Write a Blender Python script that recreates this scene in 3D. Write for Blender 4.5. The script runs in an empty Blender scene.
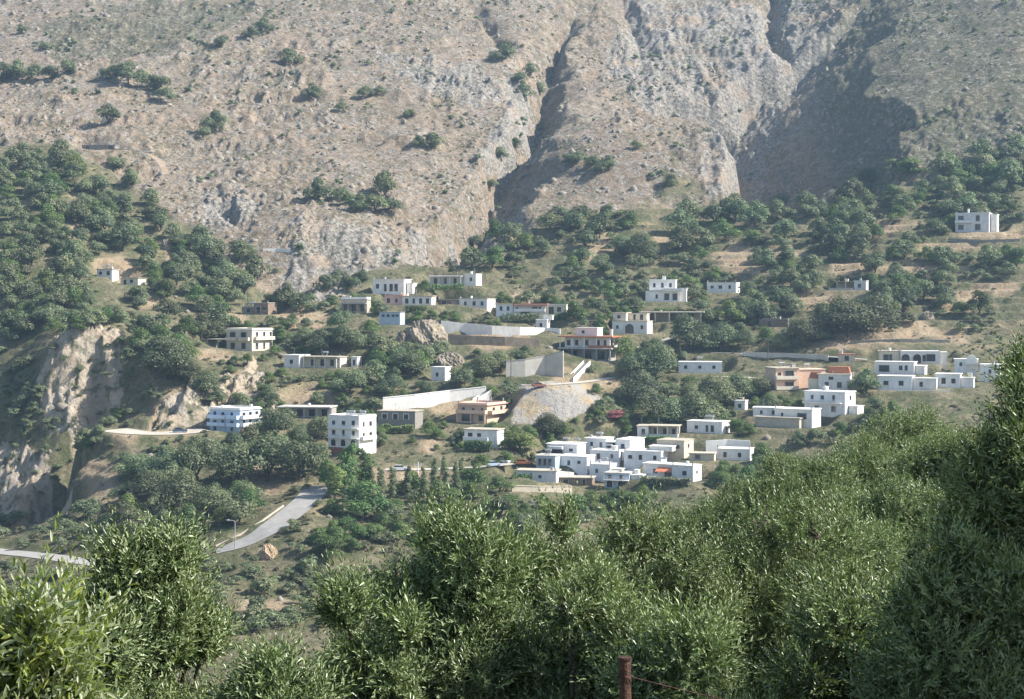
import bpy, bmesh, math, random
import numpy as np
from mathutils import Vector, Matrix

R = math.radians
F = 1624.0            # focal length in picture widths of 1024
HROW = 300.0          # picture row of the horizon
SC = bpy.context.scene
COL = SC.collection
rng = np.random.default_rng(11)
random.seed(5)

# ------------------------------------------------------------------ camera, sky, sun, exposure
cam_d = bpy.data.cameras.new("camera")
cam = bpy.data.objects.new("camera", cam_d)
COL.objects.link(cam)
cam.location = (0, 0, 0)
cam.rotation_euler = (R(90), 0, 0)
cam_d.sensor_width = 36.0
cam_d.lens = F / 1024.0 * 36.0
cam_d.shift_y = -(349.5 - HROW) / 1024.0
cam_d.clip_start = 0.2
cam_d.clip_end = 6000
SC.camera = cam

SUN_EL = R(41.0)
SUN_AZ = R(95.0)     # measured clockwise from +Y (view direction): from the right
sun_dir = Vector((math.sin(SUN_AZ) * math.cos(SUN_EL), math.cos(SUN_AZ) * math.cos(SUN_EL), math.sin(SUN_EL)))
world = bpy.data.worlds.new("World")
SC.world = world
world.use_nodes = True
wn = world.node_tree
wn.nodes.clear()
wo = wn.nodes.new("ShaderNodeOutputWorld")
wb = wn.nodes.new("ShaderNodeBackground")
ws = wn.nodes.new("ShaderNodeTexSky")
ws.sky_type = 'NISHITA'
ws.sun_disc = False
ws.sun_elevation = SUN_EL
ws.sun_rotation = SUN_AZ
wb.inputs['Strength'].default_value = 0.094
wn.links.new(ws.outputs[0], wb.inputs[0])
wn.links.new(wb.outputs[0], wo.inputs[0])
sl = bpy.data.lights.new("sun", 'SUN')
sl.energy = 5.0
sl.angle = R(0.5)
sl.color = (1.0, 0.955, 0.885)
so = bpy.data.objects.new("sun", sl)
COL.objects.link(so)
so.rotation_euler = (-sun_dir).to_track_quat('-Z', 'Y').to_euler()
SC.view_settings.view_transform = 'Standard'
SC.view_settings.look = 'None'
SC.view_settings.exposure = 1.12
HAZE = 0.00014      # per metre
SC.view_settings.gamma = 1.0
SC.cycles.volume_bounces = 0
SC.cycles.max_bounces = 6
SC.cycles.diffuse_bounces = 3
SC.cycles.transmission_bounces = 4

# ------------------------------------------------------------------ helpers
_tab = np.random.default_rng(77).random((256, 256)).astype(np.float64)


def vnoise(x, y, seed=0):
    x = np.asarray(x, float) + seed * 37.31
    y = np.asarray(y, float) + seed * 91.77
    xi = np.floor(x).astype(np.int64)
    yi = np.floor(y).astype(np.int64)
    fx = x - xi
    fy = y - yi
    fx = fx * fx * fx * (fx * (fx * 6 - 15) + 10)
    fy = fy * fy * fy * (fy * (fy * 6 - 15) + 10)
    a = _tab[xi & 255, yi & 255]
    b = _tab[(xi + 1) & 255, yi & 255]
    c = _tab[xi & 255, (yi + 1) & 255]
    d = _tab[(xi + 1) & 255, (yi + 1) & 255]
    return (a * (1 - fx) + b * fx) * (1 - fy) + (c * (1 - fx) + d * fx) * fy


def fbm(x, y, octaves=4, seed=0, gain=0.5):
    s = 0
    a = 1.0
    t = 0
    for o in range(octaves):
        c, si = math.cos(o * 1.3), math.sin(o * 1.3)
        xx, yy = x * c - y * si, x * si + y * c
        s = s + a * vnoise(xx * 2 ** o, yy * 2 ** o, seed + o * 3)
        t += a
        a *= gain
    return s / t


def ridged(x, y, octaves=4, seed=0, gain=0.55):
    s = 0
    a = 1.0
    t = 0
    for o in range(octaves):
        c, si = math.cos(o * 0.9), math.sin(o * 0.9)
        xx, yy = x * c - y * si, x * si + y * c
        n = 1 - np.abs(2 * vnoise(xx * 2 ** o, yy * 2 ** o, seed + o * 5) - 1)
        s = s + a * n * n
        t += a
        a *= gain
    return s / t


def smooth01(t):
    t = np.clip(t, 0, 1)
    return t * t * (3 - 2 * t)


def in_poly(px, py, poly):
    inside = np.zeros(np.shape(px), bool)
    n = len(poly)
    for i in range(n):
        x1, y1 = poly[i]
        x2, y2 = poly[(i + 1) % n]
        if y1 == y2:
            continue
        c = ((y1 > py) != (y2 > py)) & (px < (x2 - x1) * (py - y1) / (y2 - y1) + x1)
        inside ^= c
    return inside


def np_mesh(name, verts, faces, mats=(), mat_idx=None, smooth=False):
    """verts (n,3); faces (m,k) with constant k."""
    me = bpy.data.meshes.new(name)
    verts = np.ascontiguousarray(verts, dtype=np.float32)
    faces = np.ascontiguousarray(faces, dtype=np.int32)
    m, k = faces.shape
    me.vertices.add(len(verts))
    me.vertices.foreach_set('co', verts.ravel())
    me.loops.add(m * k)
    me.loops.foreach_set('vertex_index', faces.ravel())
    me.polygons.add(m)
    me.polygons.foreach_set('loop_start', np.arange(0, m * k, k, dtype=np.int32))
    for mt in mats:
        me.materials.append(mt)
    if mat_idx is not None:
        me.polygons.foreach_set('material_index', np.asarray(mat_idx, dtype=np.int32))
    if smooth:
        me.polygons.foreach_set('use_smooth', np.ones(m, bool))
    me.update(calc_edges=True)
    me.validate()
    return me


def link(name, data, parent=None, loc=None):
    o = bpy.data.objects.new(name, data)
    COL.objects.link(o)
    if parent is not None:
        o.parent = parent
    if loc is not None:
        o.location = loc
    return o


def tag(o, label, cat, group=None):
    o['label'] = label
    o['category'] = cat
    if group:
        o['group'] = group
    return o


class MB:
    """collects boxes, prisms and tubes into one mesh"""

    def __init__(self):
        self.v = []
        self.f = []
        self.m = []

    def add(self, vs, fs, mi=0):
        b = len(self.v)
        self.v += [tuple(v) for v in vs]
        self.f += [tuple(i + b for i in f) for f in fs]
        self.m += [mi] * len(fs)
        return self

    def box(self, x0, x1, y0, y1, z0, z1, mi=0):
        vs = [(x0, y0, z0), (x1, y0, z0), (x1, y1, z0), (x0, y1, z0), (x0, y0, z1), (x1, y0, z1), (x1, y1, z1), (x0, y1, z1)]
        fs = [(0, 3, 2, 1), (4, 5, 6, 7), (0, 1, 5, 4), (1, 2, 6, 5), (2, 3, 7, 6), (3, 0, 4, 7)]
        return self.add(vs, fs, mi)

    def prism(self, poly, y0, y1, mi=0):
        """poly in (x,z), counter-clockwise seen from -y, extruded y0..y1"""
        n = len(poly)
        vs = [(x, y0, z) for x, z in poly] + [(x, y1, z) for x, z in poly]
        fs = [tuple(range(n)), tuple(range(2 * n - 1, n - 1, -1))]
        for i in range(n):
            j = (i + 1) % n
            fs.append((i, i + n, j + n, j))
        return self.add(vs, fs, mi)

    def tube(self, pts, rad, n=6, mi=0):
        pts = [Vector(p) for p in pts]
        rads = rad if isinstance(rad, (list, tuple)) else [rad] * len(pts)
        vs = []
        for i, p in enumerate(pts):
            d = (pts[min(i + 1, len(pts) - 1)] - pts[max(i - 1, 0)]).normalized()
            a = d.cross(Vector((0.31, 0.77, 0.55)))
            if a.length < 1e-3:
                a = d.cross(Vector((1, 0, 0)))
            a.normalize()
            b = d.cross(a)
            for k in range(n):
                t = 2 * math.pi * k / n
                vs.append(p + (a * math.cos(t) + b * math.sin(t)) * rads[i])
        fs = []
        for i in range(len(pts) - 1):
            for k in range(n):
                k2 = (k + 1) % n
                fs.append((i * n + k, i * n + k2, (i + 1) * n + k2, (i + 1) * n + k))
        fs.append(tuple(range(n - 1, -1, -1)))
        e = (len(pts) - 1) * n
        fs.append(tuple(range(e, e + n)))
        return self.add(vs, fs, mi)

    def mesh(self, name, mats):
        me = bpy.data.meshes.new(name)
        me.from_pydata([tuple(v) for v in self.v], [], self.f)
        for m in mats:
            me.materials.append(m)
        if len(mats) > 1:
            for p, mi in zip(me.polygons, self.m):
                p.material_index = mi
        me.update()
        return me

    def build(self, name, mats, parent=None, loc=None):
        if not isinstance(mats, (list, tuple)):
            mats = [mats]
        return link(name, self.mesh(name, mats), parent, loc)


# ------------------------------------------------------------------ materials
def nt(name):
    m = bpy.data.materials.new(name)
    m.use_nodes = True
    n = m.node_tree
    n.nodes.clear()
    out = n.nodes.new("ShaderNodeOutputMaterial")
    return m, n, out


def N(n, t, **kw):
    x = n.nodes.new("ShaderNode" + t)
    for k, v in kw.items():
        if k in x.inputs:
            x.inputs[k].default_value = v
        else:
            setattr(x, k, v)
    return x


def ramp(n, src, stops):
    r = n.nodes.new("ShaderNodeValToRGB")
    e = r.color_ramp.elements
    while len(e) < len(stops):
        e.new(0.5)
    for el, (p, c) in zip(e, stops):
        el.position = p
        el.color = (c, c, c, 1) if isinstance(c, (int, float)) else (*c, 1)
    n.links.new(src, r.inputs[0])
    return r.outputs[0]


def mix(n, fac, a, b, mode='MIX'):
    x = n.nodes.new("ShaderNodeMix")
    x.data_type = 'RGBA'
    x.blend_type = mode
    for i, v in ((0, fac), (6, a), (7, b)):
        if isinstance(v, (int, float)):
            x.inputs[i].default_value = v
        elif isinstance(v, tuple):
            x.inputs[i].default_value = (*v, 1)
        else:
            n.links.new(v, x.inputs[i])
    return x.outputs[2]


def plain(name, col, rough=0.8, var=0.12, scale=1.2, spec=0.3, streak=0.0, bump=0.0):
    """painted / rendered surface with soft weathering in object space"""
    m, n, out = nt(name)
    tc = N(n, "TexCoord")
    b = N(n, "BsdfPrincipled", Roughness=rough)
    b.inputs['Specular IOR Level'].default_value = spec
    no = N(n, "TexNoise", Scale=scale, Detail=5.0, Roughness=0.65)
    n.links.new(tc.outputs['Object'], no.inputs['Vector'])
    dark = tuple(c * (1 - var * 2) for c in col)
    c = mix(n, ramp(n, no.outputs[0], [(0.35, 0.0), (0.7, 1.0)]), dark, tuple(min(1, k * (1 + var * 0.4)) for k in col))
    if streak:
        mp = N(n, "Mapping")
        mp.inputs['Scale'].default_value = (2.2, 2.2, 0.18)
        n.links.new(tc.outputs['Object'], mp.inputs['Vector'])
        n2 = N(n, "TexNoise", Scale=1.5, Detail=4.0)
        n.links.new(mp.outputs[0], n2.inputs['Vector'])
        c = mix(n, ramp(n, n2.outputs[0], [(0.52, 0.0), (0.75, streak)]), c, tuple(k * 0.45 for k in col))
    oi = N(n, "ObjectInfo")
    mr = N(n, "MapRange")
    mr.inputs[3].default_value = 0.86
    mr.inputs[4].default_value = 1.05
    n.links.new(oi.outputs['Random'], mr.inputs[0])
    hv = N(n, "HueSaturation")
    n.links.new(mr.outputs[0], hv.inputs['Value'])
    n.links.new(c, hv.inputs['Color'])
    n.links.new(hv.outputs[0], b.inputs['Base Color'])
    if bump:
        bp = N(n, "Bump", Strength=bump, Distance=0.1)
        n.links.new(no.outputs[0], bp.inputs['Height'])
        n.links.new(bp.outputs[0], b.inputs['Normal'])
    n.links.new(b.outputs[0], out.inputs[0])
    return m


M = {}
M['white'] = plain('white_render', (0.83, 0.80, 0.75), var=0.08, streak=0.42, scale=0.6)
M['white_roof'] = plain('white_roof', (0.80, 0.78, 0.74), var=0.06, scale=0.7)
M['blue_white'] = plain('pale_blue_render', (0.79, 0.785, 0.78), var=0.08, streak=0.4, scale=0.6)
M['pale_blue'] = plain('pale_blue_paint', (0.60, 0.72, 0.86), var=0.05, streak=0.3)
M['shade_blue_grey'] = plain('blue_grey_shade_render', (0.42, 0.50, 0.58), var=0.08, streak=0.2)  # blue-grey walls with the shade of their fronts put into the colour
M['cream'] = plain('cream_render', (0.74, 0.66, 0.52), var=0.08, streak=0.3)
M['beige'] = plain('beige_render', (0.55, 0.48, 0.38), var=0.12, streak=0.3)
M['salmon'] = plain('salmon_render', (0.74, 0.52, 0.38), var=0.07, streak=0.2)
M['pink'] = plain('pink_render', (0.72, 0.46, 0.38), var=0.08, streak=0.2)
M['terracotta'] = plain('terracotta', (0.52, 0.20, 0.11), var=0.2, scale=3)
M['redbrown'] = plain('red_brown_plinth', (0.36, 0.15, 0.10), var=0.15)
M['orange'] = plain('orange_cloth', (0.62, 0.22, 0.12), var=0.1)
M['concrete'] = plain('concrete', (0.40, 0.38, 0.35), var=0.14, streak=0.4, bump=0.2)
M['concrete_pale'] = plain('pale_concrete', (0.54, 0.51, 0.45), var=0.10, streak=0.4, scale=0.35)
M['tan_roof'] = plain('tan_roof', (0.52, 0.46, 0.36), var=0.12)
M['brown'] = plain('brown_render', (0.27, 0.20, 0.15), var=0.18, streak=0.3)
M['stone'] = plain('stone_wall', (0.36, 0.33, 0.29), var=0.3, scale=2.5, bump=0.6)
M['shutter'] = plain('brown_shutter', (0.10, 0.075, 0.06), var=0.2)
M['blue_shutter'] = plain('blue_shutter', (0.10, 0.17, 0.28), var=0.15)
M['metal'] = plain('galvanised_metal', (0.38, 0.39, 0.40), rough=0.45, var=0.1)
M['pole_wood'] = plain('pole_wood', (0.14, 0.11, 0.085), var=0.2)
M['white_paint'] = plain('white_paint', (0.8, 0.8, 0.8), var=0.03)
M['rust'] = plain('rusty_iron', (0.105, 0.052, 0.036), rough=0.75, var=0.35, scale=25, bump=0.5)
M['tyre'] = plain('tyre', (0.02, 0.02, 0.02), var=0.1)
M['asphalt'] = plain('asphalt', (0.34, 0.325, 0.30), var=0.10, scale=0.5, rough=0.9)
M['pale_track'] = plain('pale_track', (0.52, 0.47, 0.39), var=0.12, scale=0.4, rough=0.95)
M['earth_track'] = plain('earth_track', (0.33, 0.25, 0.175), var=0.15, scale=0.4, rough=0.95)
M['kerb'] = plain('kerb', (0.50, 0.44, 0.36), var=0.12)


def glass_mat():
    m, n, out = nt('glass_and_opening_shade')
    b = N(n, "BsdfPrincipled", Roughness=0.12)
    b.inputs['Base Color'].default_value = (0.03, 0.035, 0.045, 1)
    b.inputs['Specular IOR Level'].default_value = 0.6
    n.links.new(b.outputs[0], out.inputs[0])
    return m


M['glass'] = glass_mat()  # window glass, also the painted dark inside open verandas and arches


def paint_mat(name, col):
    m, n, out = nt(name)
    b = N(n, "BsdfPrincipled", Roughness=0.3)
    b.inputs['Base Color'].default_value = (*col, 1)
    b.inputs['Coat Weight'].default_value = 0.5
    n.links.new(b.outputs[0], out.inputs[0])
    return m


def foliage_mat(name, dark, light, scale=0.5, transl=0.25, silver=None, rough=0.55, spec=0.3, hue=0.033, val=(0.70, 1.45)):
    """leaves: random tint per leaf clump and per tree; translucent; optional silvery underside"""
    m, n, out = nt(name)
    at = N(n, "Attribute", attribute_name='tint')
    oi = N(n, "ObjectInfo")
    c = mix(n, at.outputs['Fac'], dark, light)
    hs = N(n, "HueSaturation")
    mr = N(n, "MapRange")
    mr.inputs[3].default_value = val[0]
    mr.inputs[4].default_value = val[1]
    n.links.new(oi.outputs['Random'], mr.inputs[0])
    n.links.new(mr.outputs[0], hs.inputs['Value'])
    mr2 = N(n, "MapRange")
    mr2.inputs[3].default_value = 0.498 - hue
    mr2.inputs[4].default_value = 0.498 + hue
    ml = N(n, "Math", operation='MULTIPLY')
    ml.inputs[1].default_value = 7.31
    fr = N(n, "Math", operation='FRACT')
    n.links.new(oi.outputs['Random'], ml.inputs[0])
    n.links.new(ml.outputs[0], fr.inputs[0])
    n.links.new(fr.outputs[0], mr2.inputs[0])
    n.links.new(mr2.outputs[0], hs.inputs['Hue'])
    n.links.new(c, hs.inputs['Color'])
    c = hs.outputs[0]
    if silver:
        ge = N(n, "NewGeometry")
        c = mix(n, ge.outputs['Backfacing'], c, silver)
    b = N(n, "BsdfPrincipled", Roughness=rough)
    b.inputs['Specular IOR Level'].default_value = spec
    n.links.new(c, b.inputs['Base Color'])
    t = N(n, "BsdfTranslucent")
    tc = mix(n, 1.0, c, (1.0, 1.25, 0.55), 'MULTIPLY')
    n.links.new(tc, t.inputs[0])
    ms = N(n, "MixShader")
    ms.inputs[0].default_value = transl
    n.links.new(b.outputs[0], ms.inputs[1])
    n.links.new(t.outputs[0], ms.inputs[2])
    n.links.new(ms.outputs[0], out.inputs[0])
    return m


M['leaf_hill'] = foliage_mat('hillside_foliage', (0.058, 0.080, 0.044), (0.215, 0.240, 0.130), transl=0.3)
M['leaf_bright'] = foliage_mat('bright_foliage', (0.06, 0.10, 0.03), (0.14, 0.19, 0.06))
M['leaf_shrub'] = foliage_mat('dry_shrub_foliage', (0.07, 0.075, 0.04), (0.14, 0.14, 0.075))
M['leaf_pink'] = foliage_mat('pink_blossom', (0.22, 0.07, 0.11), (0.42, 0.17, 0.22))
M['leaf_yellow'] = foliage_mat('yellow_green_foliage', (0.16, 0.22, 0.03), (0.30, 0.36, 0.05))
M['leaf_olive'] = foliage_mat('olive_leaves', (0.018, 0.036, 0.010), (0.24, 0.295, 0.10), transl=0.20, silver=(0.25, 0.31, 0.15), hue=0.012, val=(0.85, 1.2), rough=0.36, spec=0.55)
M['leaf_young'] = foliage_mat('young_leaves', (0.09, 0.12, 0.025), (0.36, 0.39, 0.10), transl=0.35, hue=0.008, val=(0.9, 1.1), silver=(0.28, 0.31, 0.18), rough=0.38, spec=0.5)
M['bark'] = plain('bark', (0.12, 0.10, 0.08), var=0.3, scale=6, bump=0.8)
# ------------------------------------------------------------------ terrain: one polar sheet from the photographer to the mountain crest
FAR = {   # picture column : (depth m, picture row the slope has at that depth)
    -700: [(300, 620), (400, 520), (500, 430), (560, 300), (640, 190), (730, 110), (900, -10), (1000, -70), (1300, -260)],
    0: [(300, 640), (370, 560), (420, 535), (450, 522), (470, 515), (484, 455), (510, 405), (530, 350), (570, 280), (610, 230), (650, 190), (685, 155), (730, 128), (800, 85), (900, 20), (1000, -40), (1300, -220)],
    60: [(300, 640), (365, 562), (400, 530), (430, 500), (455, 472), (470, 461), (482, 435), (493, 355), (515, 336), (570, 285), (610, 235), (650, 190), (690, 155), (730, 125), (800, 80), (900, 15), (1000, -45), (1300, -225)],
    120: [(300, 640), (360, 562), (395, 515), (425, 480), (445, 450), (462, 425), (474, 405), (482, 392), (492, 344), (510, 330), (560, 300), (600, 260), (640, 220), (690, 170), (730, 130), (800, 80), (900, 15), (1300, -225)],
    200: [(300, 640), (350, 575), (400, 505), (430, 470), (450, 440), (465, 430), (480, 400), (510, 365), (540, 340), (570, 310), (600, 280), (640, 235), (700, 170), (750, 130), (800, 90), (900, 15), (1300, -225)],
    300: [(300, 640), (335, 600), (370, 525), (400, 490), (440, 460), (470, 430), (490, 400), (510, 375), (530, 350), (555, 325), (580, 300), (600, 285), (615, 265), (645, 220), (700, 170), (750, 130), (800, 90), (900, 15), (1300, -225)],
    400: [(300, 640), (335, 600), (380, 530), (410, 490), (440, 455), (470, 425), (490, 400), (510, 375), (540, 335), (570, 310), (590, 290), (615, 268), (640, 243), (680, 200), (730, 150), (800, 95), (900, 15), (1300, -225)],
    512: [(300, 640), (350, 570), (390, 510), (420, 480), (450, 445), (480, 410), (500, 385), (520, 360), (545, 335), (570, 315), (590, 298), (620, 270), (650, 240), (700, 200), (750, 155), (800, 110), (900, 25), (1300, -225)],
    600: [(300, 640), (350, 575), (400, 515), (430, 488), (450, 458), (480, 420), (505, 385), (530, 355), (550, 335), (575, 310), (600, 285), (640, 245), (680, 213), (730, 175), (800, 120), (870, 70), (1000, -30), (1300, -225)],
    700: [(300, 650), (390, 520), (420, 480), (440, 455), (470, 430), (500, 400), (520, 375), (540, 350), (570, 320), (590, 300), (620, 265), (660, 230), (700, 198), (745, 160), (800, 128), (880, 62), (1000, -30), (1300, -225)],
    800: [(300, 650), (400, 515), (430, 475), (450, 435), (480, 400), (510, 370), (540, 340), (570, 310), (600, 275), (640, 232), (670, 205), (720, 180), (780, 130), (850, 70), (920, 10), (1000, -50), (1300, -230)],
    900: [(300, 640), (400, 500), (450, 425), (480, 385), (510, 360), (540, 330), (570, 298), (600, 258), (640, 215), (680, 182), (720, 144), (780, 84), (850, 18), (950, -60), (1300, -260)],
    1024: [(300, 630), (400, 490), (450, 420), (480, 390), (510, 360), (540, 325), (570, 285), (600, 245), (630, 215), (660, 185), (700, 140), (750, 82), (850, -15), (950, -80), (1300, -280)],
    1750: [(300, 600), (400, 460), (480, 360), (540, 290), (600, 215), (660, 150), (750, 70), (850, 0), (950, -70), (1300, -280)],
}
NEAR = {  # column : (depth, height)
    -700: [(0, -1.7), (5, -2.4), (12, -5.6), (30, -13), (60, -25), (120, -46), (200, -62)],
    400: [(0, -1.7), (5, -2.4), (12, -5.6), (30, -13), (60, -25), (120, -46), (200, -64)],
    640: [(0, -1.7), (5, -2.4), (12, -5.6), (30, -12), (60, -22), (120, -42), (200, -64)],
    800: [(0, -1.7), (5, -2.4), (12, -5.0), (30, -9), (60, -12.5), (90, -17), (140, -36), (220, -64)],
    900: [(0, -1.7), (5, -2.4), (12, -4.8), (30, -8), (60, -9.5), (90, -13), (140, -30), (220, -62)],
    1024: [(0, -1.7), (5, -2.3), (12, -4.4), (30, -6.5), (60, -8), (90, -11), (140, -26), (220, -58)],
    1750: [(0, -1.7), (5, -2.2), (12, -4.0), (30, -4), (60, -2), (90, -5), (140, -20), (220, -52)],
}
UG = np.concatenate([np.linspace(-700, -40, 45, endpoint=False), np.arange(-40, 1066, 1.7), np.linspace(1068, 1750, 50)])
RG = np.concatenate([np.array([-30.0, -10.0, 0.0]), np.linspace(2, 60, 40), np.linspace(63, 300, 60), np.arange(301.5, 400, 1.3), np.arange(400, 484, 0.75), np.arange(484, 514, 0.25), np.arange(514, 640, 0.75), np.arange(640, 960, 0.9), np.linspace(962, 1300, 50)])
NU, NR = len(UG), len(RG)


def _profile(u):
    zs = []
    ku = sorted(FAR)
    near_k = sorted(NEAR)

    def nearz(k):
        a = NEAR[k]
        return np.array([p[0] for p in a], float), np.array([p[1] for p in a], float)
    fine = np.arange(0, 1301, 2.0)
    tabs = {}
    for k in ku:
        a = FAR[k]
        rr = np.array([p[0] for p in a], float)
        zz = (HROW - np.array([p[1] for p in a], float)) * rr / F
        # near part for this column
        nz = np.zeros(0)
        j = np.searchsorted(near_k, k)
        k0, k1 = near_k[max(0, j - 1)], near_k[min(len(near_k) - 1, j)]
        t = 0 if k1 == k0 else (k - k0) / (k1 - k0)
        g = np.array([-30., 0, 5, 12, 20, 30, 45, 60, 90, 120, 140, 200, 220])
        z0 = np.interp(g, *nearz(k0))
        z1 = np.interp(g, *nearz(k1))
        nz = z0 * (1 - t) + z1 * t
        allr = np.concatenate([g, rr])
        allz = np.concatenate([nz, zz])
        z = np.interp(fine, allr, allz)
        # soften corners more the farther away
        ker = np.exp(-np.linspace(-2, 2, 9) ** 2)
        ker /= ker.sum()
        zpad = np.pad(z, 4, mode='edge')
        z2 = np.convolve(zpad, ker, 'valid')
        w = np.clip((fine - 20) / 60, 0, 1)
        tabs[k] = z * (1 - w) + z2 * w
    # the near columns need their own knots too
    for k in near_k:
        if k in tabs:
            continue
        j = np.searchsorted(ku, k)
        k0, k1 = ku[j - 1], ku[j]
        t = (k - k0) / (k1 - k0)
        z = tabs[k0] * (1 - t) + tabs[k1] * t
        nz = np.interp(fine, *nearz(k))
        w = smooth01((fine - 150) / 120)
        tabs[k] = nz * (1 - w) + z * w
    keys = np.array(sorted(tabs), float)
    stack = np.stack([tabs[k] for k in sorted(tabs)])
    return fine, keys, stack


_fine, _keys, _stack = _profile(None)


def base_grid():
    Zk = np.stack([np.interp(RG, _fine, s) for s in _stack])       # keys x NR
    Z = np.empty((NU, NR))
    for j in range(NR):
        Z[:, j] = np.interp(UG, _keys, Zk[:, j])
    # soften across columns (about 22 px)
    uni = np.arange(-700, 1751, 5.0)
    ker = np.exp(-np.linspace(-2.2, 2.2, 11) ** 2)
    ker /= ker.sum()
    for j in range(NR):
        zu = np.interp(uni, UG, Z[:, j])
        zu = np.convolve(np.pad(zu, 5, mode='edge'), ker, 'valid')
        Z[:, j] = np.interp(UG, uni, zu)
    return Z


ZG = base_grid()
UU, RR = np.meshgrid(UG, RG, indexing='ij')
XX = np.where(RR > 2, RR, 2.0) * (UU - 512) / F
XX = np.where(RR < 25, (UU - 512) / F * 25 * (0.35 + 0.65 * np.clip(RR, 0, 25) / 25), XX)   # the sheet keeps some width by the camera
YY = RR.copy()


def row_of(Z):
    return HROW - Z * F / np.maximum(RR, 1.0)


ROW0 = row_of(ZG)


def column(u, Z=None):
    Z = ZG if Z is None else Z
    i = np.clip(np.searchsorted(UG, u) - 1, 0, NU - 2)
    t = (u - UG[i]) / (UG[i + 1] - UG[i])
    return Z[i] * (1 - t) + Z[i + 1] * t


_rq = np.arange(240, 1290, 0.4)


def hit(px, py, Z=None):
    """first ground point seen at a picture position -> (x, y, z)"""
    z = np.interp(_rq, RG, column(px, Z))
    rows = HROW - z * F / _rq
    k = np.argmax(rows <= py)
    if rows[k] > py:
        k = len(_rq) - 1
    r = _rq[k]
    return Vector((r * (px - 512) / F, r, z[k]))


def ground(x, y, Z=None):
    u = 512 + x * F / max(y, 1.0)
    return float(np.interp(y, RG, column(u, Z)))


def path_world(pts, Z=None, step=6):
    out = []
    for (a, b) in zip(pts[:-1], pts[1:]):
        n = max(1, int(math.hypot(b[0] - a[0], b[1] - a[1]) / step))
        for i in range(n):
            t = i / n
            out.append(hit(a[0] + (b[0] - a[0]) * t, a[1] + (b[1] - a[1]) * t, Z))
    out.append(hit(*pts[-1], Z))
    return out


def dist_path(P):
    """plan distance of every grid point to a polyline (and the parameter along it)"""
    P = np.array([(p[0], p[1]) for p in P])
    lo = P.min(0) - 90
    hi = P.max(0) + 90
    sel = (XX > lo[0]) & (XX < hi[0]) & (YY > lo[1]) & (YY < hi[1])
    x, y = XX[sel], YY[sel]
    best = np.full(x.shape, 1e9)
    par = np.zeros(x.shape)
    L = 0
    for a, b in zip(P[:-1], P[1:]):
        d = b - a
        l = math.hypot(*d)
        if l < 1e-6:
            continue
        t = np.clip(((x - a[0]) * d[0] + (y - a[1]) * d[1]) / l ** 2, 0, 1)
        dd = np.hypot(x - a[0] - t * d[0], y - a[1] - t * d[1])
        m = dd < best
        best[m] = dd[m]
        par[m] = L + t[m] * l
        L += l
    return sel, best, par / max(L, 1e-6)


# --- ravines and gullies (picture polyline, half-width m, depth m)
RAV = [
    ([(575, 10), (552, 50), (541, 80), (540, 112), (526, 136)], 14, 16),
    ([(470, 0), (505, 45), (540, 80)], 9, 6),
    ([(622, 0), (640, 40), (645, 60)], 9, 7),
    ([(742, 150), (715, 112), (690, 108), (668, 122)], 17, 22),
    ([(800, 60), (772, 40), (770, 8), (775, -30)], 10, 12),
    ([(215, 185), (228, 215), (238, 232)], 8, 5),
    ([(345, 265), (300, 290), (262, 292), (238, 300)], 10, 5),
    ([(128, 388), (116, 400), (98, 413), (77, 438), (58, 462), (43, 492), (28, 520)], 14, 33),
    ([(550, 240), (520, 225), (512, 215)], 8, 6),
]
for pts, w, d in RAV:
    P = path_world(pts)
    sel, dist, t = dist_path(P)
    w_ = w * (0.45 + 1.05 * vnoise(XX[sel] / 12, YY[sel] / 12, 4))
    dist = np.maximum(0, dist + 7 * (fbm(XX[sel] / 10, YY[sel] / 10, 3, 14) - 0.5))
    s = np.clip(1 - dist / w_, 0, 1)
    ends = np.minimum(1, np.minimum(t, 1 - t) * 6 + 0.25)
    ZG[sel] -= d * ends * s ** 1.25

def flank(pts, amps, wl, wr, wob, seed):
    """a valley with a short left side and a long left-facing right side"""
    vp = path_world(pts)
    vy = np.array([q.y for q in vp])
    vx = np.array([q.x for q in vp])
    o = np.argsort(vy)
    vy, vx = vy[o], vx[o]
    xs = XX - np.interp(YY, vy, vx) + wob * (fbm(XX / 30, YY / 22, 3, seed) - 0.5)
    amp = np.interp(YY, np.concatenate([[vy[0] - 14], np.linspace(vy[0] + 12, vy[-1] - 30, len(amps)), [vy[-1] + 30]]), [0] + amps + [0])
    w = wr * (0.85 + 0.35 * vnoise(XX / 19, YY / 19, seed + 3))
    global ZG
    ZG = ZG - amp * np.where(xs < 0, np.clip(1 + xs / wl, 0, 1), np.clip(1 - xs / w, 0, 1))


# the wide shaded valley right of the spur, and the shrubby gully on the spur's left
flank([(758, 208), (749, 180), (735, 155), (716, 130), (714, 112), (745, 85), (795, 55), (850, 25), (890, -20)], [54, 68, 64, 48, 28, 10], 12, 68, 24, 15)
flank([(425, 258), (440, 240), (460, 218), (480, 196), (500, 168), (524, 138), (540, 110)], [20, 24, 22, 18, 16], 7, 25, 14, 21)

# --- mounds and bulges (picture px, py, radius x m, radius y m, height m)
for px, py, rx, ry, h in [(640, 170, 52, 42, 21), (735, 190, 14, 22, 9), (320, 245, 34, 20, 7), (225, 212, 9, 9, 5),
                          (556, 418, 17, 11, 10), (535, 120, 8, 10, 5), (95, 355, 14, 12, 5), (30, 400, 10, 10, 3)]:
    p = hit(px, py)
    ZG += h * np.exp(-(((XX - p.x) / rx) ** 2 + ((YY - p.y) / ry) ** 2))

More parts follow.
